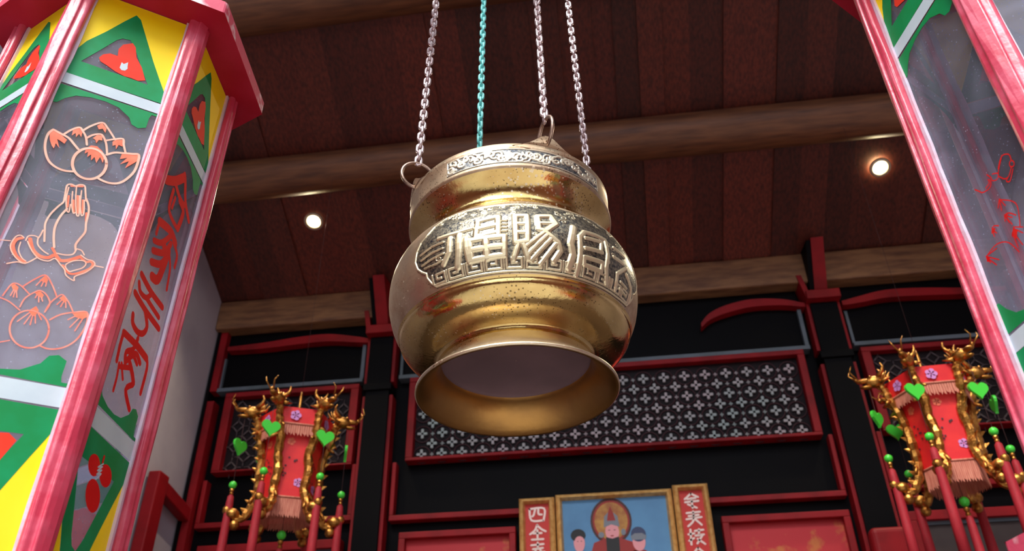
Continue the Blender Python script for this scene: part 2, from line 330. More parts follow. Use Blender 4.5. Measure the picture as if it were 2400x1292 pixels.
# columns
for nm, (x0, x1), lab in (('pillar', (-1.515, -1.325), 'black square pillar with red edges behind the brass pot, nearer the plaster wall'), ('pillar', (1.245, 1.445), 'black square pillar with red edges between the starry lattice and the farther hanging lantern')):
    p = empty(nm, (0, 0, 0)); struct(p, lab, 'pillar')
    a = MB(); a.box(x0 + .02, x1 - .02, F0 - .05, F0 + .06, 0, 4.34); a.box(x0 + .005, x1 - .005, F0 - .065, F0 + .06, 3.955, 4.0); bev(a.build('shaft', M['black'], p))
    for xa, xb in ((x0, x0 + .026), (x1 - .026, x1)):
        a = MB(); a.box(xa, xb, F0 - .03, F0 + .06, 0, 3.93); a.box(xa, xb, F0 - .03, F0 + .06, 4.02, 4.36); a.build('edge_strip', M['redtrim'], p)
    a = MB(); a.box(x0 + .0, x1 + .0, F0 - .10, F0 + .06, 4.345, 4.405); bev(a.build('capital', M['redtrim'], p))
    a = MB(); a.prism([(x0 - .03, F0 - .08, 4.53), (x0 + .0, F0 - .08, 4.53), (x0 + .03, F0 - .08, 4.36), (x0, F0 - .08, 4.36)], [(x0 - .03, F0 + .06, 4.53), (x0 + .0, F0 + .06, 4.53), (x0 + .03, F0 + .06, 4.36), (x0, F0 + .06, 4.36)]); a.build('wing', M['redtrim'], p)
    xm = (x0 + x1) / 2
    a = MB(); S = [(4.545, 4.405), (4.35, 4.69), (4.62, 4.74), (4.62, 4.405)]; a.prism([(xm - .036, y, z) for y, z in S], [(xm + .040, y, z) for y, z in S]); bev(a.build('strut', M['redtrim'], p))
    a = MB(); S = [(4.555, 4.40), (4.365, 4.68), (4.62, 4.72), (4.62, 4.40)]; a.prism([(xm - .064, y, z) for y, z in S], [(xm - .037, y, z) for y, z in S]); a.build('strut_backing', M['black'], p)
# boards of the upper zone + grey moulding line
def upper(name, x0, x1, lab):
    a = MB(); a.box(x0, x1, F0 + .03, F0 + .062, 4.06, 4.5, 0)
    o = struct(a.build(name, M['black']), lab, 'wall panel')
    a = MB(); bar(a, x0, x1, 4.048, 4.072, F0 - .012); bar(a, x1 - .022, x1, 4.072, 4.33, F0 + .0); bar(a, x0, x0 + .016, 4.072, 4.3, F0 + .01)
    a.build('moulding', M['greyline'], o)
upper('trim_1', -1.30, 1.215, 'black upper panel over the starry lattice, with a grey blue ledge')
upper('trim_2', -2.50, -1.535, 'black upper panel over the diamond lattice nearer the plaster wall, with a grey ledge')
upper('trim_3', 1.47, 2.45, 'black upper panel over the lattice behind the farther hanging lantern')
# cloud-shaped red spandrels under the beam
def spandrel(pts, lab, nm):
    top = smooth2(pts); bot = [(x, z - .028 - .028 * math.sin(PI * i / (len(top) - 1))) for i, (x, z) in enumerate(top)]
    a = MB(); put = lambda u, v, d: (u, F0 - d, v)
    n = len(top)
    for i in range(n - 1):
        q = [top[i], top[i + 1], bot[i + 1], bot[i]]
        a.prism([(x, F0 - .03, z) for x, z in q], [(x, F0 + .05, z) for x, z in q])
    struct(a.build(nm, M['redtrim']), lab, 'spandrel')
arc = [(.60, 4.27), (.66, 4.335), (.766, 4.384), (.928, 4.414), (1.106, 4.398), (1.24, 4.357)]
spandrel(arc, 'curved red cloud spandrel under the beam, beside the pillar farther from the plaster wall', 'trim_4')
spandrel([(-.06 - x, z) for x, z in arc][::-1], 'curved red cloud spandrel hidden behind the brass pot', 'trim_5')
spandrel([(-2.47, 4.366), (-2.225, 4.378), (-1.995, 4.40), (-1.79, 4.405), (-1.616, 4.373), (-1.51, 4.347)], 'low wavy red spandrel above the diamond lattice nearer the plaster wall', 'trim_6')
spandrel([(1.46, 4.35), (1.56, 4.373), (1.73, 4.405), (1.94, 4.40), (2.17, 4.378), (2.42, 4.366)], 'low wavy red spandrel above the lattice behind the farther hanging lantern', 'trim_7')
# U-shaped red mouldings
def ubar(x0, x1, z0, zl, zr, nm, lab, wd=.032):
    a = MB(); bar(a, x0, x1, z0 - wd / 2, z0 + wd / 2); bar(a, x0, x0 + wd * .8, z0 + wd / 2, zl); bar(a, x1 - wd * .8, x1, z0 + wd / 2, zr)
    struct(bev(a.build(nm, M['redtrim'])), lab, 'moulding')
ubar(-1.305, 1.225, 3.166, 3.50, 3.505, 'trim_8', 'red moulding of three sides framing the black panel above the framed deity painting')
ubar(-2.47, -1.525, 3.183, 3.46, 3.505, 'trim_9', 'red moulding of three sides below the diamond lattice nearer the plaster wall')
ubar(1.46, 2.42, 3.185, 3.505, 3.46, 'trim_10', 'red moulding of three sides below the lattice behind the farther hanging lantern')
a = MB(); bar(a, XL + .01, XL + .03, 0, 4.5, F0 - .03); bar(a, -2.55, -2.495, 0, 3.98, F0 - .02, mi=1); bar(a, -2.55, -2.495, 4.05, 4.52, F0 - .02, mi=1)
struct(a.build('trim_11', [M['black'], M['redtrim']]), 'red upright strip in the corner with the plaster wall', 'moulding')
a = MB(); bar(a, 2.445, 2.5, 0, 3.98, F0 - .02); bar(a, 2.445, 2.5, 4.05, 4.52, F0 - .02)
struct(a.build('trim_12', M['redtrim']), 'red upright strip in the far corner hidden by the lantern', 'moulding')
# lattice panels
def frame4(a, x0, x1, z0, z1, wl, wt, wb, y=None, d=.05, mi=0):
    bar(a, x0, x1, z1 - wt, z1, y, d, mi); bar(a, x0, x1, z0, z0 + wb, y, d, mi); bar(a, x0, x0 + wl, z0 + wb, z1 - wt, y, d, mi); bar(a, x1 - wl, x1, z0 + wb, z1 - wt, y, d, mi)
def star(a, cx, cz, r, y, mi):
    V = []
    for k in range(8):
        rr = r if k % 2 == 0 else r * .30; t = k * PI / 4
        V.append((cx + rr * math.cos(t), cz + rr * math.sin(t)))
    # broad cross arms
    for k in range(4):
        c, s_ = math.cos(k * PI / 2), math.sin(k * PI / 2); q = [(0, -.22 * r), (r * .9, -.26 * r), (r, 0), (r * .9, .26 * r), (0, .22 * r)]
        P = [(cx + u * c - v * s_, cz + u * s_ + v * c) for u, v in q]
        a.prism([(x_, y, z_) for x_, z_ in P], [(x_, y + .012, z_) for x_, z_ in P], mi)
root = empty('lattice_panel', (0, WALL, 3.5)); tag(root, 'long red framed lattice panel with pale grey stars for its backlit openings behind the brass pot', 'lattice')
def loc(a): a.v = [(x_, y_ - WALL, z_ - 3.5) for x_, y_, z_ in a.v]; return a
a = MB(); frame4(a, -1.225, 1.17, 3.497, 4.045, .042, .032, .02, F0 - .02); bev(loc(a).build('frame', M['redtrim'], root))
a = MB(); bar(a, -1.19, 1.13, 3.51, 4.02, F0 + .03, .02); loc(a).build('board', M['lattdark'], root)
a = MB(); dx, dz = .1225, .0655
for r_ in range(9):
    z_ = 3.545 + r_ * dz
    if z_ > 4.0: break
    xx = -1.135 + (r_ % 2) * dx / 2
    while xx < 1.12:
        star(a, xx, z_, .031, F0 + .012, 0)
        K = [(xx + .052 * math.cos(t * PI / 8), z_ + .052 * math.sin(t * PI / 8)) for t in range(17)]
        if r_ % 2 == 0: a.tube([(u, F0 + .026, v) for u, v in K[:-1]], .0045, 5, 1, closed=True)
        for q in ((xx + dx / 2, z_),):
            if q[0] < 1.12: star(a, q[0], q[1], .011, F0 + .02, 0)
        xx += dx
loc(a).build('star_lattice', [M['star'], M['ring']], root)
def dlattice(x0, x1, lab, seed):
    root = empty('lattice_panel', (x0, WALL, 3.5)); tag(root, lab, 'lattice')
    L = lambda a: (setattr(a, 'v', [(p[0] - x0, p[1] - WALL, p[2] - 3.5) for p in a.v]), a)[1]
    a = MB(); frame4(a, x0, x1, 3.497, 4.03, .05, .032, .012, F0 - .02); bev(L(a).build('frame', M['redtrim'], root))
    a = MB(); bar(a, x0 + .03, x1 - .03, 3.51, 4.01, F0 + .03, .02); L(a).build('board', M['lattdark'], root)
    a = MB(); r_ = 0; z_ = 3.54
    while z_ < 4.0:
        xx = x0 + .10 + (r_ % 2) * .075
        while xx < x1 - .06:
            h = .036
            for k in range(4):
                p, q = [(xx + h * math.cos(PI / 2 * j), z_ + h * math.sin(PI / 2 * j)) for j in (k, k + 1)]
                a.tube([(p[0], F0 + .024, p[1]), (q[0], F0 + .024, q[1])], .0052, 5)
            for k in range(4):
                t = PI / 2 * k; a.tube([(xx + h * math.cos(t), F0 + .024, z_ + h * math.sin(t)), (xx + (h + .03) * math.cos(t), F0 + .026, z_ + (h + .03) * math.sin(t))], .003, 4)
            xx += .15
        z_ += .068; r_ += 1
    L(a).build('diamond_lattice', M['diamond'], root)
dlattice(-2.425, -1.55, 'red framed lattice panel of small diamonds behind the hanging lantern nearer the plaster wall', 1)
dlattice(1.495, 2.37, 'red framed lattice panel of small diamonds behind the hanging lantern farther from the plaster wall', 2)
# panels along the lower edge of the picture
def lower(nm, x0, x1, z1, fm, im, lab, cat, iw=.04):
    r_ = empty(nm, (x0, WALL, 2.3)); tag(r_, lab, cat)
    L = lambda a: (setattr(a, 'v', [(p[0] - x0, p[1] - WALL, p[2] - 2.3) for p in a.v]), a)[1]
    a = MB(); frame4(a, x0, x1, 2.3, z1, iw, iw, iw, F0 - .01); bev(L(a).build('frame', fm, r_))
    a = MB(); bar(a, x0 + iw, x1 - iw, 2.3 + iw, z1 - iw, F0 + .03, .02); L(a).build('panel', im, r_)
    if im is M['greyboard']:
        a = MB(); frame4(a, x0 + iw, x1 - iw, 2.3 + iw, z1 - iw, .018, .018, .018, F0 + .02); L(a).build('inner_moulding', M['greyline'], r_)
lower('brocade_panel', -1.235, -.575, 3.078, M['redtrim'], M['brocade'], 'red brocade panel with gold flecks, between black pillar and framed red couplet', 'panel', .036)
lower('brocade_panel', .545, 1.212, 3.072, M['redtrim'], M['brocade'], 'red brocade panel with gold flecks, below the red moulding and beside the farther black pillar', 'panel', .036)
lower('wall_cabinet_panel', -2.42, -1.57, 3.062, M['redtrim'], M['greyboard'], 'red framed grey brown board below the hanging lantern nearer the plaster wall', 'panel', .05)
lower('wall_cabinet_panel', 1.49, 2.34, 3.045, M['redtrim'], M['greyboard'], 'red framed dull brown board below the hanging lantern farther from the plaster wall', 'panel', .05)
a = MB(); a.box(1.25, 1.44, F0 - .16, F0 - .07, 2.3, 2.93); tag(bev(a.build('red_plinth_block', M['redtrim']), .03, 4), 'rounded red block at the foot of the farther black pillar', 'block')
# red post with an arm at the plaster wall
r_ = empty('wall_post', (XL + .01, 4.2, 2.035)); tag(r_, 'red post with a sloping arm against the plaster wall', 'post')
a = MB(); a.box(0, .07, -.05, .06, 0, 1.32); bev(a.build('post', M['redtrim'], r_), .008)
a = MB(); a.prism([(.0, .06, 1.22), (.06, .06, 1.22), (.06, .06, 1.30), (0, .06, 1.30)], [(.0, .385, 1.17), (.06, .385, 1.17), (.06, .385, 1.25), (0, .385, 1.25)]); bev(a.build('arm', M['redtrim'], r_), .008)

# ------------------------------------------------------------------ framed paintings on the wall
def framed(nm, x0, x1, z0, z1, ground, lab, fw=.036, yf=4.55):
    cx = (x0 + x1) / 2; r_ = empty(nm, (cx, WALL, z0)); tag(r_, lab, 'picture'); hw = (x1 - x0) / 2; H = z1 - z0; y0 = yf - WALL
    O = [(-hw, 0), (hw, 0), (hw, H), (-hw, H)]; I = [(-hw + fw, fw), (hw - fw, fw), (hw - fw, H - fw), (-hw + fw, H - fw)]
    a = MB()
    for k in range(4):   # mitred mouldings, ridge towards the picture
        j = (k + 1) % 4; m_ = lambda p, q, s: (p[0] + (q[0] - p[0]) * s, p[1] + (q[1] - p[1]) * s)
        A1, B1 = m_(O[k], I[k], .72), m_(O[j], I[j], .72); A2, B2 = m_(O[k], I[k], .3), m_(O[j], I[j], .3)
        V = [(O[k][0], y0 + .016, O[k][1]), (O[j][0], y0 + .016, O[j][1]), (B2[0], y0 - .002, B2[1]), (A2[0], y0 - .002, A2[1]), (B1[0], y0 - .014, B1[1]), (A1[0], y0 - .014, A1[1]),
             (I[j][0], y0 + .018, I[j][1]), (I[k][0], y0 + .018, I[k][1]), (O[k][0], 0, O[k][1]), (O[j][0], 0, O[j][1])]
        a.add(V, [(0, 1, 2, 3), (3, 2, 4, 5), (5, 4, 6, 7), (8, 9, 1, 0)])
    a.build('frame', M['goldframe'], r_)
    a = MB(); a.box(-hw + fw * .7, hw - fw * .7, y0 + .018, -.005, fw * .7, H - fw * .7); a.build('canvas', ground, r_)
    return r_, (lambda u, v, d: (u, y0 + .0165 - d, v)), H
Z0P = 2.35
cr_, put, H = framed('framed_painting', -.345, .295, Z0P, 3.232, M['sky_paint'], 'gold framed painting of a bearded robed figure with halo on blue')
def ellp(cx, cz, rx, rz, n=28): return [(cx + rx * math.cos(2 * PI * k / n), cz + rz * math.sin(2 * PI * k / n)) for k in range(n)]
T0 = H - .036    # top of the picture area; the people are painted flat on the canvas
def fig(nm, mats, cmds):
    a = MB(); b0 = .0002 if nm == 'painted_halo' else .0015
    for i, (mi, loop) in enumerate(cmds): a.poly([loop], put, mi, b0 + .0003 * i)
    a.build(nm, mats, cr_)
cx = -.022; hz = T0 - .125
fig('painted_halo', [M['halorim'], M['robe'], M['halo']], [(0, ellp(cx, hz, .112, .128)), (1, ellp(cx, hz, .100, .114)), (2, ellp(cx, hz, .090, .103))])
fig('painted_figure', [M['robe'], M['skin'], M['ink'], M['grey'], M['halo']], [
    (0, [(cx - .13, T0 - .33), (cx - .10, T0 - .24), (cx - .04, T0 - .22), (cx + .04, T0 - .22), (cx + .11, T0 - .245), (cx + .15, T0 - .34), (cx + .18, T0 - .75), (cx - .17, T0 - .75)]),
    (1, ellp(cx + .002, T0 - .185, .037, .052)), (3, [(cx - .042, T0 - .16), (cx - .036, T0 - .10), (cx, T0 - .065), (cx + .036, T0 - .10), (cx + .044, T0 - .16), (cx, T0 - .145)]),
    (0, [(cx - .022, T0 - .125), (cx - .012, T0 - .075), (cx, T0 - .045), (cx + .014, T0 - .08), (cx + .024, T0 - .125)]),
    (2, [(cx - .034, T0 - .212), (cx, T0 - .222), (cx + .036, T0 - .212), (cx + .036, T0 - .29), (cx + .016, T0 - .35), (cx - .016, T0 - .35), (cx - .034, T0 - .29)]),
    (2, ellp(cx - .014, T0 - .176, .006, .002, 8)), (2, ellp(cx + .016, T0 - .176, .006, .002, 8)), (0, ellp(cx, T0 - .207, .010, .003, 8)), (3, ellp(cx - .058, T0 - .20, .016, .016, 12)), (3, ellp(cx + .062, T0 - .19, .013, .018, 12))])
fx = -.205
fig('painted_attendant', [M['navy'], M['skin'], M['ink']], [(0, [(fx - .07, T0 - .34), (fx - .03, T0 - .285), (fx + .03, T0 - .285), (fx + .075, T0 - .34), (fx + .08, T0 - .75), (fx - .08, T0 - .75)]), (1, ellp(fx + .004, T0 - .235, .030, .052)), (2, ellp(fx, T0 - .195, .040, .034)), (1, ellp(fx + .006, T0 - .228, .026, .028)), (2, ellp(fx - .004, T0 - .228, .004, .002, 8)), (2, ellp(fx + .016, T0 - .228, .004, .002, 8))])
fx = .118
fig('painted_attendant', [M['robe'], M['skin'], M['navy'], M['grey']], [(0, [(fx - .09, T0 - .36), (fx - .03, T0 - .29), (fx + .03, T0 - .29), (fx + .08, T0 - .34), (fx + .085, T0 - .75), (fx - .085, T0 - .75)]), (1, ellp(fx, T0 - .245, .034, .05)), (2, ellp(fx, T0 - .205, .040, .040)), (3, [(fx - .042, T0 - .215), (fx - .02, T0 - .2), (fx + .02, T0 - .2), (fx + .042, T0 - .215), (fx + .036, T0 - .235), (fx - .036, T0 - .235)])])
def couplet(x0, x1, z1, lab, glyphs):
    r_, put, H = framed('couplet_board', x0, x1, Z0P, z1, M['couplet'], lab, fw=.034)
    a = MB(); top = H - .04
    for gi, g in enumerate(glyphs):
        oz = top - .055 - gi * .098
        for P in g: a.ribbon([(u * .045, oz + v * .042) for u, v in P], .011, put, 0, .0008)
    a.build('script', M['silver'], r_)
G1 = [[[(-.9, .8), (.9, .8), (.8, -.8)], [(-.9, .8), (-.7, -.7), (.7, -.8)], [(-.2, .8), (-.4, 0), (-.6, -.2)], [(.2, .8), (.2, .1), (.6, 0)]],
      [[(0, 1), (-.3, .3), (-.9, -.2)], [(0, .9), (.5, .4), (1, .1)], [(-.5, -.1), (.5, -.1)], [(0, .3), (0, -.9)], [(-.7, -.9), (.7, -.9)]],
      [[(-.8, .7), (.7, .8)], [(0, 1), (0, .2)], [(-.6, .2), (.6, .3)], [(-.8, -.3), (.8, -.2)], [(-.2, .2), (-.7, -.9)], [(.2, .2), (.8, -.8)], [(-.3, -.6), (.4, -.5)]],
      [[(-.9, .6), (.9, .7), (.7, -.6), (-.6, -.8)], [(-.5, .2), (.5, .2)], [(-.5, -.2), (.5, -.2)], [(0, .6), (0, -.6)]],
      [[(-.8, .5), (.8, .6)], [(0, .9), (-.1, -.9)], [(-.7, -.2), (.7, -.1)], [(-.5, -.9), (.6, -.8)]]]
G2 = [[[(0, 1), (-.8, .3)], [(0, 1), (.8, .5)], [(-.5, .3), (.5, .4)], [(-.8, -.1), (.8, 0)], [(0, .4), (0, -.9)], [(-.5, -.4), (.5, -.9)]],
      [[(-.8, .8), (.8, .9)], [(-.6, .4), (.6, .5)], [(-.9, 0), (.9, .2)], [(0, 1), (-.1, -.2), (-.8, -.9)], [(.1, 0), (.8, -.8)]],
      [[(-.6, 1), (-.7, -.9)], [(-.9, .4), (-.2, .5)], [(-.1, .8), (.9, .9)], [(.4, 1), (.3, .2)], [(-.1, .2), (.9, .3)], [(.7, .2), (0, -.8)], [(.1, -.2), (.9, -.9)], [(-.9, -.4), (-.3, -.1)]],
      [[(0, 1), (-.9, 0)], [(0, 1), (.9, .1)], [(-.5, .1), (.5, .2)], [(-.7, -.3), (.7, -.2)], [(0, .1), (0, -.9)], [(-.8, -.9), (.8, -.8)]],
      [[(-.8, .7), (.8, .8)], [(-.3, 1), (-.5, -.9)], [(.3, 1), (.4, -.9)], [(-.8, 0), (.8, .1)]]]
couplet(-.55, -.352, 3.222, 'narrow gold framed red couplet board with silver script, nearer the plaster wall', G1)
couplet(.302, .493, 3.250, 'narrow gold framed red couplet board with silver script, farther from the plaster wall', G2)

# ------------------------------------------------------------------ recessed ceiling lamps
def downlight(x, y, lab):
    z = roof_z(y); o = empty('downlight', (x, y, z - .002), (R(-25.8), 0, 0)); tag(o, lab, 'lamp', 'ceiling downlights')
    a = MB(); a.lathe([(.044, -.003), (.056, -.006), (.062, .0), (.062, .01), (.04, .012), (.038, .002), (.044, -.003)], 40); a.build('ring', M['trimring'], o)
    a = MB(); a.lathe([(.0005, .006), (.040, .006), (.040, .0075), (.0005, .0075)], 32); a.build('lens', M['lens'], o)
    ld = bpy.data.lights.new('downlight_lamp', 'SPOT'); lo = bpy.data.objects.new('downlight_lamp', ld); COL.objects.link(lo); lo.parent = o
    lo.location = (0, 0, -.02); ld.energy = 30; ld.spot_size = R(120); ld.spot_blend = .6; ld.color = (1, .86, .6); ld.shadow_soft_size = .04
downlight(-1.779, 4.044, 'small lit downlight in the boards above the hanging lantern nearer the plaster wall')
downlight(1.718, 4.04, 'small lit downlight in the boards beside the painted lantern farther from the plaster wall')
# beams outside the picture that carry the pot and the painted lanterns
a = MB(); a.box(XL, XR, .84, 1.16, EYE + 1.80, EYE + 1.92); struct(a.build('roof_beam', M['log']), 'timber beam above the picture that carries the brass pot', 'beam')
a = MB(); a.box(XL, XR, .68, .80, EYE + 1.32, EYE + 1.46); struct(a.build('roof_beam', M['log']), 'timber beam above the picture that carries the painted lanterns', 'beam')

# ================================================================== THE BRASS POT
PX, PY, PZ = -.124, 1.0, .65
TILT = R(1.5)
pot = empty('brass_censer_pot', (PX, PY, EYE + PZ), (0, -TILT, 0))
tag(pot, 'large hanging brass censer pot with raised script and flared foot', 'pot')
BAND = [(.712, .140), (.707, .145), (.700, .152), (.693, .158), (.684, .164), (.675, .168), (.665, .1715), (.655, .1735), (.646, .1745), (.638, .1748), (.629, .1745), (.620, .1735), (.610, .1715), (.600, .169), (.592, .166), (.586, .163), (.580, .1605)]
prof = [(.100, .560), (.14, .60), (.162, .64), (.155, .68), (.125, .712), (.120, .735), (.130, .757), (.139, .770), (.140, .806), (.1425, .809), (.1475, .809), (.1508, .8065), (.1505, .800), (.1500, .797), (.1500, .7715), (.1512, .769), (.1515, .7655), (.1495, .7625), (.142, .757), (.1345, .749), (.1298, .741), (.1282, .734), (.1288, .727), (.1315, .720), (.1355, .715)]
mis = [1] * 8 + [1] * 9 + [0] * 7
mis = mis[:len(prof) - 1] + [0]
prof += [(r_, z_) for z_, r_ in BAND]; mis += [1] * len(BAND); mis[-1] = 0
low = [(.1590, .5785), (.1575, .5765), (.1585, .574), (.1565, .569), (.1515, .562), (.1440, .5555), (.1345, .5505), (.1240, .5468), (.1145, .5446), (.1085, .5434), (.1062, .5415), (.1052, .538), (.1060, .533), (.1085, .527), (.1130, .5195), (.1190, .5125), (.1265, .506), (.1330, .5015), (.1352, .4995), (.1355, .4972), (.1335, .4955), (.1300, .4965), (.1235, .5015), (.1150, .5105), (.1085, .5195), (.1040, .5285), (.1020, .537), (.1012, .5425), (.0985, .5465), (.0005, .5475)]
lm = [0] * 12 + [4] * 8 + [2] * 7 + [3] * 3
prof += low; mis += lm[:len(low)]
a = MB(); a.lathe([(r_, z_ - PZ) for r_, z_ in prof], 192, mis[:len(prof) - 1]); a.lathe([(.1, .560 - PZ), (.0005, .556 - PZ)], 192, [1])
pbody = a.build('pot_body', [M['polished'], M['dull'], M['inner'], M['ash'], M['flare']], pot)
# relief cartouche on the belly: a height field over (arc mm, height-along-surface mm)
zs = np.array([p[0] for p in BAND])[::-1]; rs = np.array([p[1] for p in BAND])[::-1]
ss = np.concatenate([[0], np.cumsum(np.hypot(np.diff(zs), np.diff(rs)))]) * 1000
def seg_d(P, X, Y):
    D = np.full(X.shape, 1e3)
    for (x0, y0), (x1, y1) in zip(P[:-1], P[1:]):
        dx, dy = x1 - x0, y1 - y0; t = np.clip(((X - x0) * dx + (Y - y0) * dy) / (dx * dx + dy * dy + 1e-9), 0, 1)
        D = np.minimum(D, np.hypot(X - x0 - t * dx, Y - y0 - t * dy))
    return D
def inside(P, X, Y):
    c = np.zeros(X.shape, bool)
    for (x0, y0), (x1, y1) in zip(P, P[1:] + P[:1]):
        if y0 == y1: continue
        k = ((y0 > Y) != (y1 > Y)) & (X < (x1 - x0) * (Y - y0) / (y1 - y0) + x0); c ^= k
    return c
RELIEF = [[6.49,[[-75.8,70.3],[-47.9,68.4],[-29.6,69.6]]],[7.79,[[-58.8,62.9],[-60.6,42.7],[-70.0,29.3]]],[9.09,[[-45.5,63.4],[-47.1,38.3],[-50.7,19.4]]],[7.79,[[-36.5,56.6],[-36.6,40.2],[-34.4,22.1]]],[7.53,[[-22.1,79.1],[4.1,83.1]]],[6.75,[[-22.4,66.2],[3.4,69.2]]],[6.75,[[-23.6,54.3],[2.6,57.4]]],[7.14,[[-21.5,78.0],[-24.3,52.0]]],[7.79,[[4.1,83.1],[3.6,54.7]]],[7.79,[[-32.1,50.8],[10.7,50.2],[9.6,24.1],[-31.9,23.2],[-32.1,50.8]]],[7.79,[[-31.7,37.1],[10.2,36.8]]],[9.09,[[-12.0,48.2],[-11.5,22.1]]],[2.34,[[-105.6,57.5],[-86.1,61.1],[-67.5,60.9]]],[2.34,[[-104.3,48.9],[-86.3,51.9],[-68.8,52.1]]],[2.34,[[-103.6,40.9],[-86.7,43.1],[-68.0,44.2]]],[2.34,[[-99.7,35.3],[-82.4,33.9],[-70.3,35.3]]],[2.6,[[9.4,75.0],[14.7,74.5]]],[2.6,[[9.2,69.1],[14.5,68.6]]],[2.6,[[9.1,63.6],[14.3,63.1]]],[2.6,[[8.9,58.0],[14.1,57.6]]],[7.81,[[24.9,83.1],[39.7,83.4],[38.8,42.2],[24.6,40.0],[24.9,83.1]]],[5.77,[[24.3,68.7],[39.5,68.9]]],[5.77,[[24.5,55.4],[38.9,55.4]]],[6.79,[[27.3,37.5],[21.0,18.2]]],[7.47,[[34.1,37.5],[39.3,18.3]]],[7.81,[[53.2,83.3],[70.4,86.4],[76.2,73.0],[62.0,59.2],[53.6,60.7],[53.2,83.3]]],[5.77,[[52.9,70.9],[73.3,73.4]]],[5.77,[[60.5,57.2],[48.8,46.1],[37.5,35.9]]],[6.11,[[63.1,52.5],[38.6,24.0]]],[6.11,[[67.9,47.4],[42.8,16.3]]],[6.11,[[74.3,41.3],[54.4,12.1]]],[7.47,[[61.9,57.5],[77.2,44.8],[80.1,32.8],[71.7,18.0]]],[9.34,[[100.3,74.1],[93.9,47.0],[97.2,32.0],[92.2,13.1]]],[7.13,[[104.2,5.6],[107.6,34.8],[107.5,61.3],[115.8,72.0],[134.5,74.4],[150.9,74.8],[153.0,51.8],[150.3,30.7],[154.0,10.4]]],[5.77,[[116.0,62.5],[142.6,66.7],[140.8,53.2]]],[5.77,[[114.9,46.6],[142.5,50.5]]],[6.11,[[113.4,33.3],[142.8,35.8],[142.1,22.8],[114.0,22.6],[113.4,33.3]]],[6.11,[[174.3,9.3],[172.7,32.7],[195.3,53.1]]],[5.77,[[194.9,42.4],[212.1,31.4],[217.0,3.4]]],[5.77,[[168.0,70.6],[193.5,70.5]]],[5.77,[[164.7,54.1],[186.2,55.1]]],[4.07,[[181.9,25.6],[198.4,24.0]]],[4.07,[[182.3,16.1],[199.1,14.3]]]]
BORDER = [[-99.7, 85.0], [-106.6, 79.6], [-112.9, 67.1], [-115.7, 52.1], [-112.0, 40.0], [-105.1, 32.3], [-98.5, 27.5], [-98.3, 21.4], [-93.7, 12.5], [-87.2, 5.2]]
MID = 62.0
left = BORDER; right = [(2 * MID - x_, y_) for x_, y_ in left][::-1]
outline = [(-40, 113.0), (-70, 110), (-88, 100)] + [tuple(p) for p in left] + [(-60, 3.5), (184, 3.5)] + right + [(212, 100), (194, 110), (164, 113)]
nu, nv = 640, 210
U = np.linspace(-118, 243, nu); V = np.linspace(1.0, 116.5, nv); UU, VV = np.meshgrid(U, V)
ins = inside(outline, UU, VV); bd = seg_d(outline + outline[:1], UU, VV)
def ridge(D, wd, h): return h * np.clip((wd / 2 - D) / (wd * .28) , 0, 1) ** .6
rg = np.random.RandomState(5)
Hh = np.zeros_like(UU); patt = np.zeros_like(UU)
strokes = [(w_, [tuple(p) for p in P]) for w_, P in RELIEF]
def dens(P, k=3): return P
for w_, P in strokes: patt = np.maximum(patt, ridge(seg_d(P, UU, VV), w_ * 1.1, 2.1))
u0 = -92
flip = False
while u0 < 212:       # key-fret border along the foot of the cartouche
    K = [(2, 21), (2, 8), (21, 8), (21, 20), (8.5, 20), (8.5, 14), (15, 14)]
    K = [((23 - x_) if flip else x_, y_) for x_, y_ in K]
    patt = np.maximum(patt, ridge(seg_d([(u0 + x_, y_) for x_, y_ in K], UU, VV), 3.6, 1.1))
    patt = np.maximum(patt, ridge(seg_d([(u0 + 24.2, 7), (u0 + 24.2, 21)], UU, VV), 2.2, .9)); u0 += 25.5; flip = not flip
for i in range(70):   # curls along the shoulder and between the characters
    cu, cv = rg.uniform(-85, 210), (rg.uniform(96, 110) if i < 44 else rg.uniform(28, 96)); r0 = rg.uniform(2.2, 4.5); t = np.linspace(0, rg.choice([-1, 1]) * 7, 12) + rg.uniform(0, 6)
    P = [(cu + r0 * (1 - k / 14) * math.cos(tt) * 1.5, cv + r0 * (1 - k / 14) * math.sin(tt)) for k, tt in enumerate(t)]
    m = (abs(UU - cu) < 12) & (abs(VV - cv) < 10); Dm = seg_d(P, UU[m], VV[m]); patt[m] = np.maximum(patt[m], ridge(Dm, 1.7, .75))
grain = rg.rand(nv, nu)
Hh = np.where(ins, .35 + patt + .22 * grain * (patt < .4), -.8)
Hh = np.maximum(Hh, ridge(bd, 3.6, 1.7)); Hh = np.where((~ins) & (bd > 2.2), -1.2, Hh)
zz = np.interp(VV, ss, zs); rr = np.interp(VV, ss, rs)
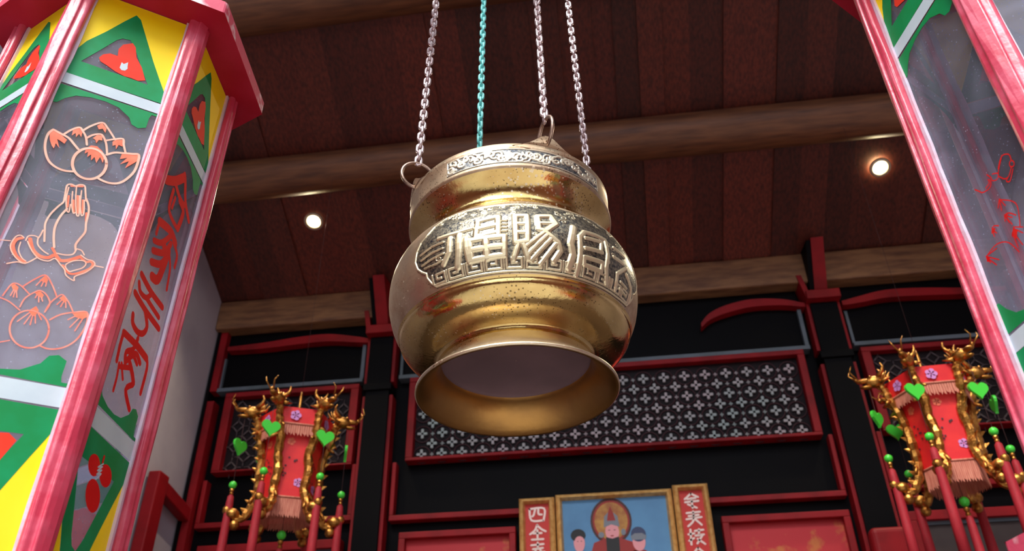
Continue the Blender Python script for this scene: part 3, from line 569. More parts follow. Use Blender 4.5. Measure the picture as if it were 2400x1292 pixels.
# outward normals of the profile
dz_ = np.gradient(np.interp(V, ss, zs)); dr_ = np.gradient(np.interp(V, ss, rs)); ln = np.hypot(dz_, dr_); nr = (dz_ / ln)[:, None]; nz = (-dr_ / ln)[:, None]
AZ = UU / 170.0; RR = rr + nr * Hh / 1000; ZZ = zz + nz * Hh / 1000 - PZ
def grid_mesh(nm, m, X, Y, Z, hval, keep):
    nv_, nu_ = X.shape; idx = np.arange(nv_ * nu_).reshape(nv_, nu_)
    q = np.stack([idx[:-1, :-1], idx[:-1, 1:], idx[1:, 1:], idx[1:, :-1]], -1).reshape(-1, 4)
    kq = (keep[:-1, :-1] | keep[:-1, 1:] | keep[1:, 1:] | keep[1:, :-1]).reshape(-1); q = q[kq]
    used = np.unique(q); mp = np.full(nv_ * nu_, -1); mp[used] = np.arange(len(used))
    pts = np.stack([X, Y, Z], -1).reshape(-1, 3)[used]
    me = bpy.data.meshes.new(nm); me.from_pydata(pts.tolist(), [], mp[q].tolist()); me.materials.append(m)
    me.polygons.foreach_set('use_smooth', [True] * len(me.polygons))
    at = me.attributes.new('relief', 'FLOAT', 'POINT'); at.data.foreach_set('value', hval.reshape(-1)[used].astype(np.float32))
    me.update(); o = bpy.data.objects.new(nm, me); COL.objects.link(o); o.parent = pot
    return o
o = grid_mesh('relief_panel', M['relief'], RR * np.sin(AZ), -RR * np.cos(AZ), ZZ, np.clip(Hh / 2.0, 0, 1), Hh > -1.0)
# frieze on the rim
nu, nv = 450, 44; U = np.linspace(-75, 171, nu); V = np.linspace(.7705, .7985, nv) * 1000; UU, VV = np.meshgrid(U, V); Hh = np.zeros_like(UU)
inr = (UU > -72) & (UU < 168) & (VV > 773) & (VV < 796.5)
for i in range(40):
    cu = -67 + i * 5.95 + rg.uniform(-1, 1); cv = rg.uniform(778, 792); r0 = rg.uniform(4.5, 8); t = np.linspace(0, rg.choice([-1, 1]) * rg.uniform(3, 8), 12) + rg.uniform(0, 6)
    P = [(cu + r0 * (1 - k / 15) * math.cos(tt) * 1.2, cv + r0 * (1 - k / 15) * math.sin(tt)) for k, tt in enumerate(t)]
    Hh = np.maximum(Hh, ridge(seg_d(P, UU, VV), rg.uniform(3.2, 5.0), 1.1))
bx = [(-72, 773), (168, 773), (168, 796.5), (-72, 796.5), (-72, 773)]
Hh = np.where(inr, .2 + Hh + .12 * rg.rand(nv, nu), -.8); Hh = np.maximum(Hh, ridge(seg_d(bx, UU, VV), 2.0, 1.1) - .05)
AZ = UU / 150.0; RR = .150 + Hh / 1000
grid_mesh('rim_frieze', M['frieze'], RR * np.sin(AZ), -RR * np.cos(AZ), VV / 1000 - PZ, np.clip(Hh / 1.2, 0, 1), Hh > -.5)
# four ears with rings
EARS = [29, 119, 209, 299]
def pl(az, rad, z): return Vector((rad * math.sin(az), -rad * math.cos(az), z - PZ))
chain_feet = []
for k, e in enumerate(EARS):
    az = R(e)
    lob = [(-52, 803), (-38, 806), (-27, 810.5), (-18, 817), (-10, 824), (-3.5, 827.5), (3.5, 827.5), (10, 824), (18, 817), (27, 810.5), (38, 806), (52, 803), (30, 799), (-30, 799)]
    hole = [(3.2 * math.cos(2 * PI * j / 14), 817 + 3.2 * math.sin(2 * PI * j / 14)) for j in range(14)]
    a = MB(); a.slab([lob, hole], lambda u, v, d: tuple(pl(az + u / 150.0, d, v / 1000)), .1462, .1512)
    ear = bev(a.build('ear', M['dull'], pot), .0008)
    c = pl(az, .1487 - .003, .8165 + .0215); rad = Vector((math.sin(az), -math.cos(az), 0)); upv = Vector((0, 0, 1))
    a = MB(); a.tube([c + rad * .0245 * math.cos(2 * PI * j / 40) + upv * .0245 * math.sin(2 * PI * j / 40) for j in range(40)], .0026, 10, closed=True)
    rg_ = a.build('ring', M['ringsteel'], ear)
    # where the chain sits on the ring, in world space
    mw = Matrix.Translation((PX, PY, EYE + PZ)) @ Matrix.Rotation(-TILT, 4, 'Y')
    chain_feet.append(mw @ (c + upv * .0245))
# ------------------------------------------------------------------ chains: every link its own part
a = MB(); li, wr = .0042, .0023
loop = [(.0042 * math.cos(t), 0, .0040 + .0042 * math.sin(t)) for t in np.linspace(0, PI, 9)] + [(.0042 * math.cos(t), 0, -.0040 + .0042 * math.sin(t)) for t in np.linspace(PI, 2 * PI, 9)]
a.tube(loop, wr, 8, closed=True)
link0 = a.build('link_pattern', M['steel']); link_me = link0.data; link_me.name = 'link'; bpy.data.objects.remove(link0)
teal_me = link_me.copy(); teal_me.materials.clear(); teal_me.materials.append(M['teal'])
CH_TOP = EYE + 1.80
labs = ['pale pinkish steel chain on the raised near ear of the pot', 'pale steel chain outermost on the side of the pot away from the plaster wall', 'teal coloured chain going down behind the rim of the pot', 'pale steel chain ending in the round ring on the pot ear nearer the plaster wall']
PITCH_L = .0125
for k, f in enumerate(chain_feet):
    base = Vector((PX, PY, 0)); off = Vector((f.x - PX, f.y - PY, 0)); top = Vector((PX + off.x * .80 , PY + off.y * .80, CH_TOP))
    d = (top - f); L = d.length; d.normalize(); ch = empty('hanging_chain', f); tag(ch, labs[k], 'chain', None)
    n = int(L / PITCH_L); rn = random.Random(20 + k); ang = rn.uniform(0, PI); q = d.to_track_quat('Z', 'Y')
    rest = MB()
    for i in range(n):
        ang += PI / 2 + rn.uniform(-.16, .2)
        t = .0040 + i * PITCH_L; p = d * (t + .001)
        if i < 68:
            o = bpy.data.objects.new('link', teal_me if k == 2 else link_me); COL.objects.link(o); o.parent = ch; o.location = p
            o.rotation_mode = 'QUATERNION'; from_z = Matrix.Rotation(ang, 4, 'Z').to_quaternion(); o.rotation_quaternion = q @ from_z
        else:
            mt = Matrix.Translation(p) @ (q @ Matrix.Rotation(ang, 4, 'Z').to_quaternion()).to_matrix().to_4x4()
            rest.tube([mt @ Vector(v_) for v_ in loop], wr, 6, closed=True)
    if rest.v: tag(rest.build('upper_links', M['teal'] if k == 2 else M['steel'], ch), kind='stuff')

# ================================================================== PAINTED GLASS LANTERNS
ART = {"fruit":[["orange",0,[[-45.5,-86.3],[-43.6,-78.2],[-35.4,-81.5],[-26.5,-87.4],[-27.4,-94.3],[-32.7,-91.7],[-36.2,-90.5],[-30.6,-102.9],[-35.7,-97.4],[-35.6,-105.9],[-38.8,-102.4],[-42.7,-95.0]]],["orange",0,[[-4.9,-91.8],[-1.0,-84.9],[5.2,-83.5],[12.1,-88.3],[16.6,-94.9],[17.0,-106.1],[12.2,-98.3],[10.6,-108.9],[6.7,-100.8],[4.6,-107.4],[2.4,-98.5],[-0.4,-104.0],[-1.5,-95.9],[-4.2,-100.0]]],["orange",0,[[50.6,-77.3],[40.3,-81.3],[32.9,-83.1],[32.7,-92.7],[39.7,-87.3],[34.6,-100.5],[42.7,-91.8],[41.2,-104.0],[48.6,-92.1],[51.7,-86.4]]],["orange",0,[[-24.8,-69.1],[-19.3,-63.4],[-14.6,-68.6],[-13.9,-77.1],[-17.3,-72.8],[-18.9,-79.4],[-21.0,-73.1],[-23.7,-78.8]]],["orange",0,[[-2.7,-51.6],[1.4,-45.0],[7.9,-51.7],[8.3,-59.1],[4.0,-53.6],[0.5,-56.8]]],["orange",0,[[-2.2,-73.0],[0.9,-66.3],[6.2,-64.6],[8.2,-72.5],[4.5,-72.8],[3.2,-79.3],[1.0,-74.4]]],["orange",0,[[18.9,-69.0],[21.7,-64.7],[28.8,-61.4],[30.9,-72.3],[26.3,-71.5],[25.2,-79.3],[23.2,-72.9],[20.5,-75.6]]],["cream",2.74,[[-43.6,-78.2],[-46.7,-86.9],[-45.6,-102.1],[-41.4,-115.6],[-34.9,-126.4],[-26.2,-132.1],[-16.9,-133.5],[-8.5,-131.2]]],["cream",2.84,[[-43.6,-78.2],[-33.6,-81.3],[-25.5,-84.0],[-18.2,-90.7],[-12.1,-96.5]]],["cream",3.16,[[20.9,-105.5],[21.7,-110.8],[21.6,-116.2],[20.7,-121.4],[18.9,-126.1],[16.5,-130.1],[13.4,-133.3],[9.9,-135.4],[6.1,-136.4],[2.3,-136.2],[-1.5,-134.9],[-5.0,-132.5],[-8.0,-129.1],[-10.4,-124.9],[-12.1,-120.2],[-13.0,-115.0],[-13.1,-109.7],[-12.3,-104.5],[-10.6,-99.7],[-8.2,-95.5],[-5.2,-92.2],[-1.6,-90.0],[2.2,-88.8],[6.2,-88.9],[10.1,-90.3],[13.6,-92.7],[16.7,-96.2],[19.2,-100.6],[20.9,-105.5]]],["cream",2.9,[[17.8,-92.2],[24.8,-85.4],[33.6,-82.1],[43.6,-79.0],[50.6,-77.3],[52.3,-89.0],[51.6,-105.2],[46.4,-120.1],[39.9,-129.1],[31.4,-132.7],[22.9,-132.2],[16.8,-130.0]]],["cream",2.5,[[-31.6,-80.4],[-26.3,-70.5],[-19.4,-62.8],[-14.6,-67.1],[-9.3,-74.9],[-5.4,-86.2]]],["cream",2.49,[[-14.5,-65.6],[-8.6,-55.2],[1.3,-44.4],[8.5,-50.0],[16.6,-59.6],[20.9,-65.1]]],["cream",2.48,[[-8.1,-75.8],[-3.3,-68.4],[4.0,-63.4],[8.2,-66.6],[13.4,-76.0],[17.8,-90.0]]],["cream",2.52,[[11.6,-70.9],[19.8,-64.8],[28.5,-60.0],[31.5,-69.0],[36.1,-80.2]]]],"hand":[["orange",3.81,[[-22.7,-236.8],[-16.8,-248.9],[-8.4,-255.2],[-0.3,-254.7],[4.9,-249.4],[11.2,-254.3],[18.9,-251.6],[27.9,-243.8]]],["orange",3.33,[[-29.7,-238.2],[-34.2,-242.2],[-34.9,-250.7],[-29.7,-260.4],[-24.2,-265.3],[-18.7,-267.4]]],["orange",2.84,[[0.3,-241.6],[6.7,-250.0]]],["orange",2.45,[[27.9,-243.8],[35.1,-248.4],[39.0,-246.5],[42.3,-249.5],[40.5,-256.0],[33.8,-262.9],[28.1,-267.1],[23.2,-267.6],[18.7,-263.4],[15.3,-259.9]]],["orange",1.99,[[-3.5,-167.0],[-0.6,-182.7]]],["orange",2.01,[[2.5,-171.2],[7.0,-187.4]]],["orange",2.01,[[4.9,-163.6],[11.1,-187.1]]],["orange",2.01,[[11.3,-167.6],[15.5,-185.4]]],["orange",2.48,[[-4.7,-152.4],[6.0,-148.6]]],["orange",2.01,[[19.1,-184.0],[21.7,-195.7]]],["cream",1.95,[[-7.0,-167.2],[-6.1,-177.2],[-9.2,-184.9],[-13.4,-197.9],[-14.9,-210.9],[-12.9,-221.2],[-9.3,-235.6]]],["cream",2.31,[[-0.4,-185.2],[-3.9,-198.0],[-4.9,-213.3],[-2.5,-227.0],[1.5,-240.0]]],["cream",2.16,[[13.6,-164.0],[18.4,-172.6],[21.1,-183.2],[22.3,-198.0],[24.4,-209.8],[21.4,-222.0],[20.0,-229.8],[21.7,-236.4]]],["cream",1.87,[[-6.3,-174.7],[-7.6,-164.8],[-8.9,-153.4],[-5.3,-150.0],[-0.7,-150.7],[2.9,-147.2],[7.9,-147.1],[11.3,-157.0],[14.5,-167.6]]],["cream",1.39,[[-6.6,-155.2],[-4.9,-171.6],[-0.5,-186.5],[2.4,-189.2],[1.2,-178.1]]],["cream",1.39,[[-1.5,-159.6],[2.4,-177.7],[6.7,-188.8],[8.5,-187.5]]],["cream",1.39,[[0.3,-150.9],[4.5,-170.4],[10.5,-189.9],[12.6,-187.8],[6.6,-162.9]]],["cream",1.4,[[6.7,-154.9],[9.8,-172.1],[15.0,-188.8],[16.7,-184.9],[12.5,-167.1]]],["cream",1.27,[[-28.2,-237.6],[-32.1,-235.5],[-35.9,-239.3],[-37.1,-251.4],[-31.8,-261.1],[-23.4,-267.9],[-18.3,-269.0]]],["cream",1.27,[[-29.6,-244.1],[-28.6,-254.2],[-23.3,-262.7],[-18.5,-265.6]]],["cream",1.35,[[-25.8,-240.3],[-25.1,-234.1],[-20.0,-231.7],[-15.5,-233.0]]],["cream",1.35,[[-24.0,-240.9],[-16.9,-251.2],[-8.2,-258.7],[0.9,-259.0],[6.1,-253.7],[12.7,-259.6]]],["cream",1.5,[[-15.9,-234.4],[-13.8,-241.9],[-7.2,-247.8],[-1.5,-250.5]]],["cream",1.5,[[-33.5,-274.2],[-25.5,-269.2],[-17.7,-268.2],[-10.0,-258.1]]],["cream",1.35,[[12.7,-259.6],[18.2,-264.7],[21.7,-271.5],[30.3,-275.6],[29.7,-270.1],[38.5,-261.4],[44.2,-250.1],[41.2,-245.1],[35.1,-244.9],[28.2,-241.3]]],["cream",1.35,[[17.6,-259.1],[23.1,-251.4],[31.6,-247.9],[35.7,-250.6],[33.9,-257.1],[27.0,-262.9],[22.6,-265.5],[17.6,-259.1]]],["cream",1.39,[[23.0,-234.7],[27.5,-235.5],[31.3,-240.2]]],["cream",1.57,[[5.9,-246.7],[14.1,-246.2],[20.8,-242.7],[22.2,-235.0]]],["cream",1.51,[[-14.4,-221.8],[-14.9,-229.2],[-15.9,-234.4]]],["cream",1.14,[[-47.8,-247.7],[-38.8,-245.6]]],["cream",1.35,[[44.3,-250.6],[52.9,-250.1]]]],"peach":[["orange",0,[[-22.3,-298.6],[-21.1,-294.9],[-15.6,-298.7],[-15.3,-304.0],[-17.1,-305.6],[-19.4,-303.1]]],["orange",0,[[-0.1,-284.8],[3.4,-276.9],[7.1,-281.3],[7.2,-286.3]]],["orange",0,[[-0.5,-300.4],[3.2,-296.5],[8.5,-300.9],[8.1,-305.3],[3.6,-303.5]]],["orange",0,[[0.5,-323.2],[5.5,-315.9],[9.1,-320.1],[8.3,-325.7],[7.4,-328.0],[4.9,-327.7]]],["orange",0,[[23.0,-300.7],[25.4,-296.1],[30.3,-300.7],[29.8,-304.7]]],["orange",0,[[37.9,-313.7],[51.6,-309.6],[53.2,-315.6],[49.9,-318.8],[43.2,-318.6]]],["salmon",1.7,[[23.7,-339.0],[24.5,-343.8],[24.5,-348.6],[23.7,-353.1],[22.0,-357.0],[19.5,-360.3],[16.5,-362.8],[13.0,-364.2],[9.3,-364.7],[5.5,-364.1],[1.7,-362.5],[-1.7,-360.0],[-4.8,-356.7],[-7.2,-352.7],[-9.0,-348.3],[-9.9,-343.6],[-10.0,-338.9],[-9.3,-334.4],[-7.7,-330.4],[-5.4,-326.9],[-2.4,-324.3],[1.1,-322.7],[5.0,-322.1],[8.9,-322.7],[12.8,-324.3],[16.4,-326.9],[19.5,-330.3],[22.0,-334.5],[23.7,-339.0]]],["salmon",1.65,[[21.6,-328.1],[28.9,-319.6],[39.5,-313.7],[51.6,-309.6],[54.7,-321.7],[53.7,-333.7],[50.2,-345.2],[43.8,-354.1],[35.7,-359.4],[27.6,-361.0],[20.9,-359.3]]],["salmon",1.39,[[-25.9,-312.7],[-24.4,-304.7],[-21.6,-295.7],[-14.4,-296.1],[-4.3,-303.8]]],["salmon",1.36,[[-27.4,-315.3],[-18.2,-317.8],[-6.8,-324.9]]],["salmon",1.48,[[-12.0,-296.4],[-4.8,-285.2],[3.4,-276.9],[11.5,-285.5],[18.6,-296.6],[20.5,-300.4]]],["salmon",1.44,[[-7.9,-321.0],[-6.5,-309.9],[-0.5,-300.4],[4.1,-296.8],[10.7,-300.2],[16.4,-309.3],[14.7,-320.6]]],["salmon",1.48,[[14.7,-320.6],[16.4,-309.3],[20.5,-300.4],[24.9,-295.7],[32.6,-303.2],[39.4,-313.2]]],["salmon",1.19,[[-12.6,-364.4],[-5.5,-360.5]]],["salmon",1.19,[[1.9,-325.4],[-5.3,-338.0]]],["salmon",1.23,[[3.9,-327.0],[1.2,-339.2]]],["salmon",1.22,[[5.6,-327.5],[6.5,-338.7]]],["salmon",1.19,[[7.8,-326.9],[10.3,-335.6]]],["salmon",1.23,[[9.2,-323.3],[14.3,-330.2]]],["salmon",1.29,[[42.2,-317.8],[37.2,-323.5]]],["salmon",1.22,[[46.5,-318.7],[41.1,-332.0]]],["salmon",1.29,[[49.9,-318.8],[46.6,-334.6]]],["salmon",1.23,[[-18.7,-302.9],[-19.5,-310.7]]],["salmon",1.23,[[-17.3,-303.5],[-16.6,-311.4]]],["salmon",1.23,[[-16.3,-303.2],[-13.6,-311.0]]],["salmon",1.25,[[1.4,-284.3],[-1.3,-291.9]]],["salmon",1.25,[[3.9,-284.6],[3.4,-291.5]]],["salmon",1.3,[[6.7,-285.9],[7.1,-290.3]]],["salmon",1.25,[[2.6,-302.7],[2.1,-306.7]]],["salmon",1.29,[[4.6,-304.3],[6.4,-310.7]]],["salmon",1.29,[[7.1,-304.6],[9.4,-308.7]]],["salmon",1.23,[[25.8,-302.1],[22.8,-309.0]]],["salmon",1.29,[[27.8,-303.6],[26.8,-310.5]]],["salmon",1.29,[[30.0,-304.1],[31.6,-310.1]]]],"call":[["red",13.87,[[-39.3,-80.5],[-17.9,-63.1],[1.4,-39.4]]],["red",8.19,[[0.4,-34.1],[7.4,-42.2],[20.9,-64.8],[43.9,-81.5]]],["red",8.45,[[-16.4,-65.7],[4.5,-73.0],[21.2,-72.5]]],["red",7.61,[[-15.7,-76.9],[-14.0,-106.3],[0.2,-113.4],[20.7,-113.9]]],["red",9.48,[[20.7,-113.9],[23.1,-82.9],[6.8,-76.9]]],["red",6.03,[[-7.5,-100.8],[-6.4,-82.4]]],["red",6.25,[[-26.7,-139.2],[-26.0,-158.4]]],["red",12.41,[[-26.7,-139.2],[5.8,-129.5],[25.1,-134.8]]],["red",6.37,[[18.0,-136.6],[36.9,-144.4],[38.8,-163.1]]],["red",8.58,[[-26.6,-169.5],[-7.6,-158.3],[10.8,-131.1]]],["red",9.53,[[-22.5,-182.0],[4.2,-165.3],[14.1,-143.3]]],["red",10.23,[[-19.0,-196.6],[3.8,-183.3],[13.6,-161.8]]],["red",13.39,[[-8.5,-211.0],[6.2,-205.6],[11.2,-183.1],[14.0,-156.1]]],["red",5.71,[[16.1,-156.3],[28.5,-172.4],[34.4,-201.5]]],["red",13.14,[[-0.3,-158.0],[13.2,-167.5]]],["red",7.62,[[-31.8,-236.3],[-23.5,-244.2],[-7.2,-241.7],[1.0,-231.0]]],["red",9.49,[[-32.1,-224.5],[-0.5,-228.6],[35.4,-227.6]]],["red",9.22,[[-34.2,-252.3],[-2.3,-255.6],[40.6,-255.7]]],["red",7.77,[[-7.2,-241.7],[11.9,-242.9],[33.4,-243.8]]],["red",8.29,[[-25.0,-276.7],[-20.7,-285.3],[-7.0,-288.2],[7.2,-282.8],[11.9,-270.0],[-1.6,-256.8]]],["red",6.39,[[-32.9,-305.6],[-32.9,-321.0],[-30.2,-340.6]]],["red",9.27,[[-32.9,-305.6],[-1.6,-302.6]]],["red",6.94,[[-0.2,-293.7],[-3.7,-310.2],[-16.6,-321.5],[-12.4,-333.6]]],["red",10.47,[[1.6,-302.3],[30.4,-303.3]]],["red",6.71,[[29.7,-302.1],[37.6,-312.2],[38.5,-345.5]]],["red",8.05,[[-11.4,-330.0],[4.1,-311.9],[18.8,-316.2]]],["red",4.84,[[-24.2,-340.2],[-20.7,-356.0],[-20.1,-371.7]]],["red",4.92,[[-19.5,-337.6],[-7.8,-351.4]]],["red",8.67,[[-2.7,-328.2],[8.7,-335.8],[16.8,-343.7]]],["red",7.64,[[16.3,-345.5],[4.5,-358.3],[23.4,-373.2]]],["red",6.0,[[-14.6,-319.5],[0.5,-317.1],[13.1,-321.0]]],["red",6.69,[[-19.8,-342.2],[2.6,-331.4]]]],"rightpeach":[["red",1.26,[[13.6,-237.2],[19.7,-231.9],[25.5,-230.4],[32.2,-235.7],[31.8,-242.9]]],["red",1.26,[[24.0,-229.7],[16.1,-236.4],[11.2,-241.2]]],["red",1.26,[[33.2,-248.4],[32.2,-249.4],[30.7,-249.5],[29.3,-248.7],[28.2,-247.3],[27.8,-245.5],[28.3,-243.9],[29.3,-242.9],[30.8,-242.8],[32.3,-243.6],[33.3,-245.1],[33.7,-246.8],[33.2,-248.4]]],["red",1.26,[[28.3,-248.8],[22.9,-253.0],[16.8,-255.1],[18.8,-258.3],[21.9,-258.0],[29.6,-251.4]]],["red",1.26,[[10.0,-243.3],[15.1,-251.4],[19.6,-253.8]]],["red",1.28,[[-2.2,-231.1],[1.1,-237.8],[1.0,-241.5],[7.0,-245.1],[11.2,-241.2],[4.3,-235.9]]],["red",1.36,[[-1.1,-238.1],[-2.2,-243.4],[-7.3,-245.1],[-16.1,-242.3],[-19.7,-237.7],[-23.9,-231.9]]],["red",1.28,[[-3.2,-236.4],[-3.6,-240.6],[-10.4,-241.7]]],["red",1.3,[[-0.1,-263.9],[-5.8,-270.3]]],["red",1.26,[[-0.1,-263.9],[-3.0,-275.5]]],["red",1.26,[[-0.1,-263.9],[3.6,-275.0]]],["red",1.22,[[-0.4,-264.4],[12.1,-276.2],[16.2,-285.2],[12.5,-297.8],[9.2,-305.0]]],["red",1.26,[[-2.0,-282.2],[3.7,-284.0],[10.4,-291.9]]],["red",1.24,[[-2.0,-282.2],[-4.2,-287.6]]],["red",1.24,[[-1.9,-283.7],[-0.1,-292.2]]],["red",1.19,[[-1.9,-283.7],[2.1,-296.5]]],["red",1.26,[[-1.6,-283.2],[5.4,-290.8]]],["red",1.13,[[2.1,-299.6],[12.3,-307.5]]],["red",1.2,[[3.6,-303.5],[9.5,-312.2]]],["red",1.18,[[0.0,-306.4],[3.9,-321.7]]],["red",1.2,[[-1.9,-306.4],[-2.3,-319.8]]],["red",1.17,[[-2.0,-303.5],[-3.7,-306.4]]],["red",1.27,[[-22.7,-281.9],[-18.7,-282.1],[-13.9,-285.8]]],["red",1.24,[[-23.2,-284.5],[-24.0,-291.1]]],["red",1.27,[[-22.5,-285.0],[-19.5,-290.2]]],["red",1.27,[[-23.9,-284.0],[-25.3,-286.5]]],["red",1.17,[[-42.0,-300.9],[-25.0,-299.7],[-10.6,-308.3],[-3.3,-324.6]]],["red",1.29,[[-42.0,-300.9],[-27.1,-303.1]]],["red",1.24,[[-42.6,-301.9],[-29.8,-314.6]]],["red",1.24,[[-43.1,-302.9],[-35.2,-317.0]]],["red",1.29,[[-43.7,-304.0],[-41.2,-310.0]]],["red",0,[[2.1,-299.6],[4.9,-306.0],[-0.3,-311.7],[-3.8,-304.9]]],["red",0,[[-44.1,-299.4],[-40.4,-303.5],[-40.3,-308.5],[-45.2,-306.5]]],["red",0,[[-2.3,-281.1],[2.6,-284.3],[-0.5,-286.2]]],["red",0,[[-22.7,-281.9],[-18.5,-285.1],[-22.3,-288.1],[-25.0,-286.0]]]],"botflower":[["red",0,[[-3.1,-449.8],[-1.7,-453.5],[-1.8,-457.3],[-3.4,-460.7],[-6.4,-463.3],[-10.3,-464.8],[-14.6,-465.0],[-18.9,-464.0],[-22.6,-461.8],[-25.3,-458.8],[-26.7,-455.2],[-26.7,-451.5],[-25.2,-448.1],[-22.3,-445.5],[-18.5,-443.9],[-14.1,-443.5],[-9.8,-444.5],[-5.9,-446.7],[-3.1,-449.8]]],["red",0,[[25.5,-450.3],[27.0,-454.1],[26.8,-458.1],[24.9,-461.7],[21.7,-464.4],[17.5,-466.0],[12.8,-466.3],[8.2,-465.2],[4.2,-462.9],[1.4,-459.7],[-0.1,-455.9],[0.0,-452.0],[1.7,-448.5],[4.8,-445.7],[9.0,-444.0],[13.7,-443.6],[18.4,-444.6],[22.5,-447.0],[25.5,-450.3]]],["red",0,[[13.6,-476.5],[15.9,-481.9],[16.2,-487.3],[14.4,-491.9],[10.9,-495.2],[6.0,-496.9],[0.4,-496.7],[-5.3,-494.8],[-10.3,-491.3],[-14.2,-486.7],[-16.5,-481.4],[-16.9,-476.2],[-15.3,-471.6],[-12.0,-468.2],[-7.2,-466.3],[-1.6,-466.3],[4.3,-468.2],[9.5,-471.8],[13.6,-476.5]]],["red",3.37,[[-0.1,-439.1],[0.2,-445.3]]],["white",1.44,[[2.4,-446.0],[-6.5,-453.5],[2.6,-449.1],[-6.0,-457.1],[3.2,-452.7],[-5.4,-460.8],[3.7,-456.4],[-4.0,-465.6]]]]}
SIDE = .15
def lantern(q, drop, foot, lab, motifs):
    cx, cy, ph, z, tx, ty = q
    root = empty('painted_glass_lantern', (cx, cy, z)); tag(root, lab, 'lantern', None)
    def ax(h): return Vector((tx * (z + h - 2.2), ty * (z + h - 2.2), h))
    def cor(k, h, rad=SIDE): t = ph + k * PI / 3; return ax(h) + Vector((rad * math.cos(t), rad * math.sin(t), 0))
    top, bot = .185, -.40 - .155 + drop
    def face(k):
        A, B = cor(k, 0), cor(k + 1, 0); Uv = (B - A) / SIDE; W = (cor(k, 1) - A); n = Uv.cross(W).normalized()
        if n.dot((A + B) / 2 - ax(0)) < 0: n = -n
        def put(u, v, d): return tuple(A + Uv * (u / 1000 + .075) + W * (v / 1000) + n * (-.006 + d))
        return put
    # posts: an outer corner moulding with a groove
    for k in range(6):
        t = ph + k * PI / 3; e1 = Vector((math.cos(t), math.sin(t), 0)); ta = Vector((-math.sin(t), math.cos(t), 0))
        sec = [(-.012, .004), (-.0085, .0150), (-.0035, .0165), (.0000, .0140), (.0020, .0080), (.0055, .0075), (.0062, 0), (.0055, -.0075), (.0020, -.0080), (.0000, -.0140), (-.0035, -.0165), (-.0085, -.0150), (-.012, -.004)]
        n = 14; rn = random.Random(k); V = []; F = []
        hs = np.linspace(bot, top, n)
        a = MB()
        for h in hs:
            c = cor(k, h); j = .0006
            V += [c + e1 * (s_[0] + rn.uniform(-j, j)) + ta * (s_[1] + rn.uniform(-j, j)) for s_ in sec]
        m = len(sec)
        F = [(i * m + b, i * m + (b + 1) % m, (i + 1) * m + (b + 1) % m, (i + 1) * m + b) for i in range(n - 1) for b in range(m)]
        a.add(V, F); bev(a.build('post', M['pinkred'], root), .0012, 2)
    # top and bottom hexagonal boards with chipped rims, finial hanger above
    for nm, h0, h1, rad in (('top_board', top, top + .024, .195), ('bottom_board', bot - .026, bot, .195)):
        P = [cor(k, h0, rad) for k in range(6)]; Q = [cor(k, h1, rad) for k in range(6)]
        a = MB(); n = 6; a.add(P + Q, [(i, (i + 1) % n, n + (i + 1) % n, n + i) for i in range(n)], 1); a.add(P, [tuple(range(6))], 0); a.add(Q, [tuple(range(6))], 0)
        bev(a.build(nm, [M['pinkdark'], M['chip']], root), .003, 2)
    P = ax(top + .02); a = MB(); a.tube([P, P + Vector((0, 0, .03)), Vector((P.x, P.y + (.74 - cy - P.y) * .6, .3)), Vector((P.x, .74 - cy, EYE + 1.325 - z))], .004, 8); a.build('hanging_rod', M['ringsteel'], root)
    a = MB(); a.lathe([(.0005, top + .06), (.03, top + .055), (.05, top + .03), (.06, top + .02), (.0005, top + .02)], 24, c=(ax(top).x, ax(top).y, 0)); a.build('finial', M['pinkdark'], root)
    for k in range(6):
        put = face(k); g = MB(); lo, hi = bot * 1000, top * 1000
        Pq = [(-66, lo), (66, lo), (66, hi), (-66, hi)]
        g.slab([Pq], put, -.003, 0); pane = g.build('glass_pane', M['glass'], root)
        # putty beads beside the posts
        a = MB()
        for s_ in (-1, 1):
            rn = random.Random(k * 3 + s_); L1 = [(s_ * 61, lo), (s_ * 61, hi)]; ys = np.linspace(lo, hi, 24)
            O = [(s_ * (55.5 + rn.uniform(-.8, .8)), y_) for y_ in ys]
            a.slab([[(s_ * 64, lo)] + O + [(s_ * 64, hi)]], put, 0.0, .0035)
        a.build('glazing_bead', M['bead'], root)
        # painted fields, top and bottom, on the glass
        tri = [(-3, 166), (63, 21), (62, 19), (-63, 19), (-63, 38)]
        tri = [(-7, 166), (0, 160), (8, 142), (20, 115), (31, 90), (45, 61), (63, 25), (63, 19), (-65, 19), (-65, 36), (-49, 85), (-33, 114), (-17, 147)]
        hole = [(-46, 46), (-30, 79), (-18, 105), (-12, 112), (-3, 114), (5, 103), (17, 78), (34, 44)]
        brk = [(-64, -2), (64, -2), (64, -6), (50, -6), (48.5, -12), (48.5, -30), (40, -35), (32, -32), (27, -22), (12, -11), (-4, -8), (-20, -9), (-36, -14), (-46, -24), (-52, -34), (-62, -36)]
        flo = [(-29, 63), (-26, 71), (-19, 77), (-10, 77), (-12, 90), (-9, 101), (1, 110), (6, 104), (11, 86), (21, 71), (30, 50), (22, 45), (13, 46), (6, 45), (-6, 48), (-18, 54), (-26, 57)]
        bar_ = [(-65, 1), (65, -1), (65, 17), (-65, 19)]
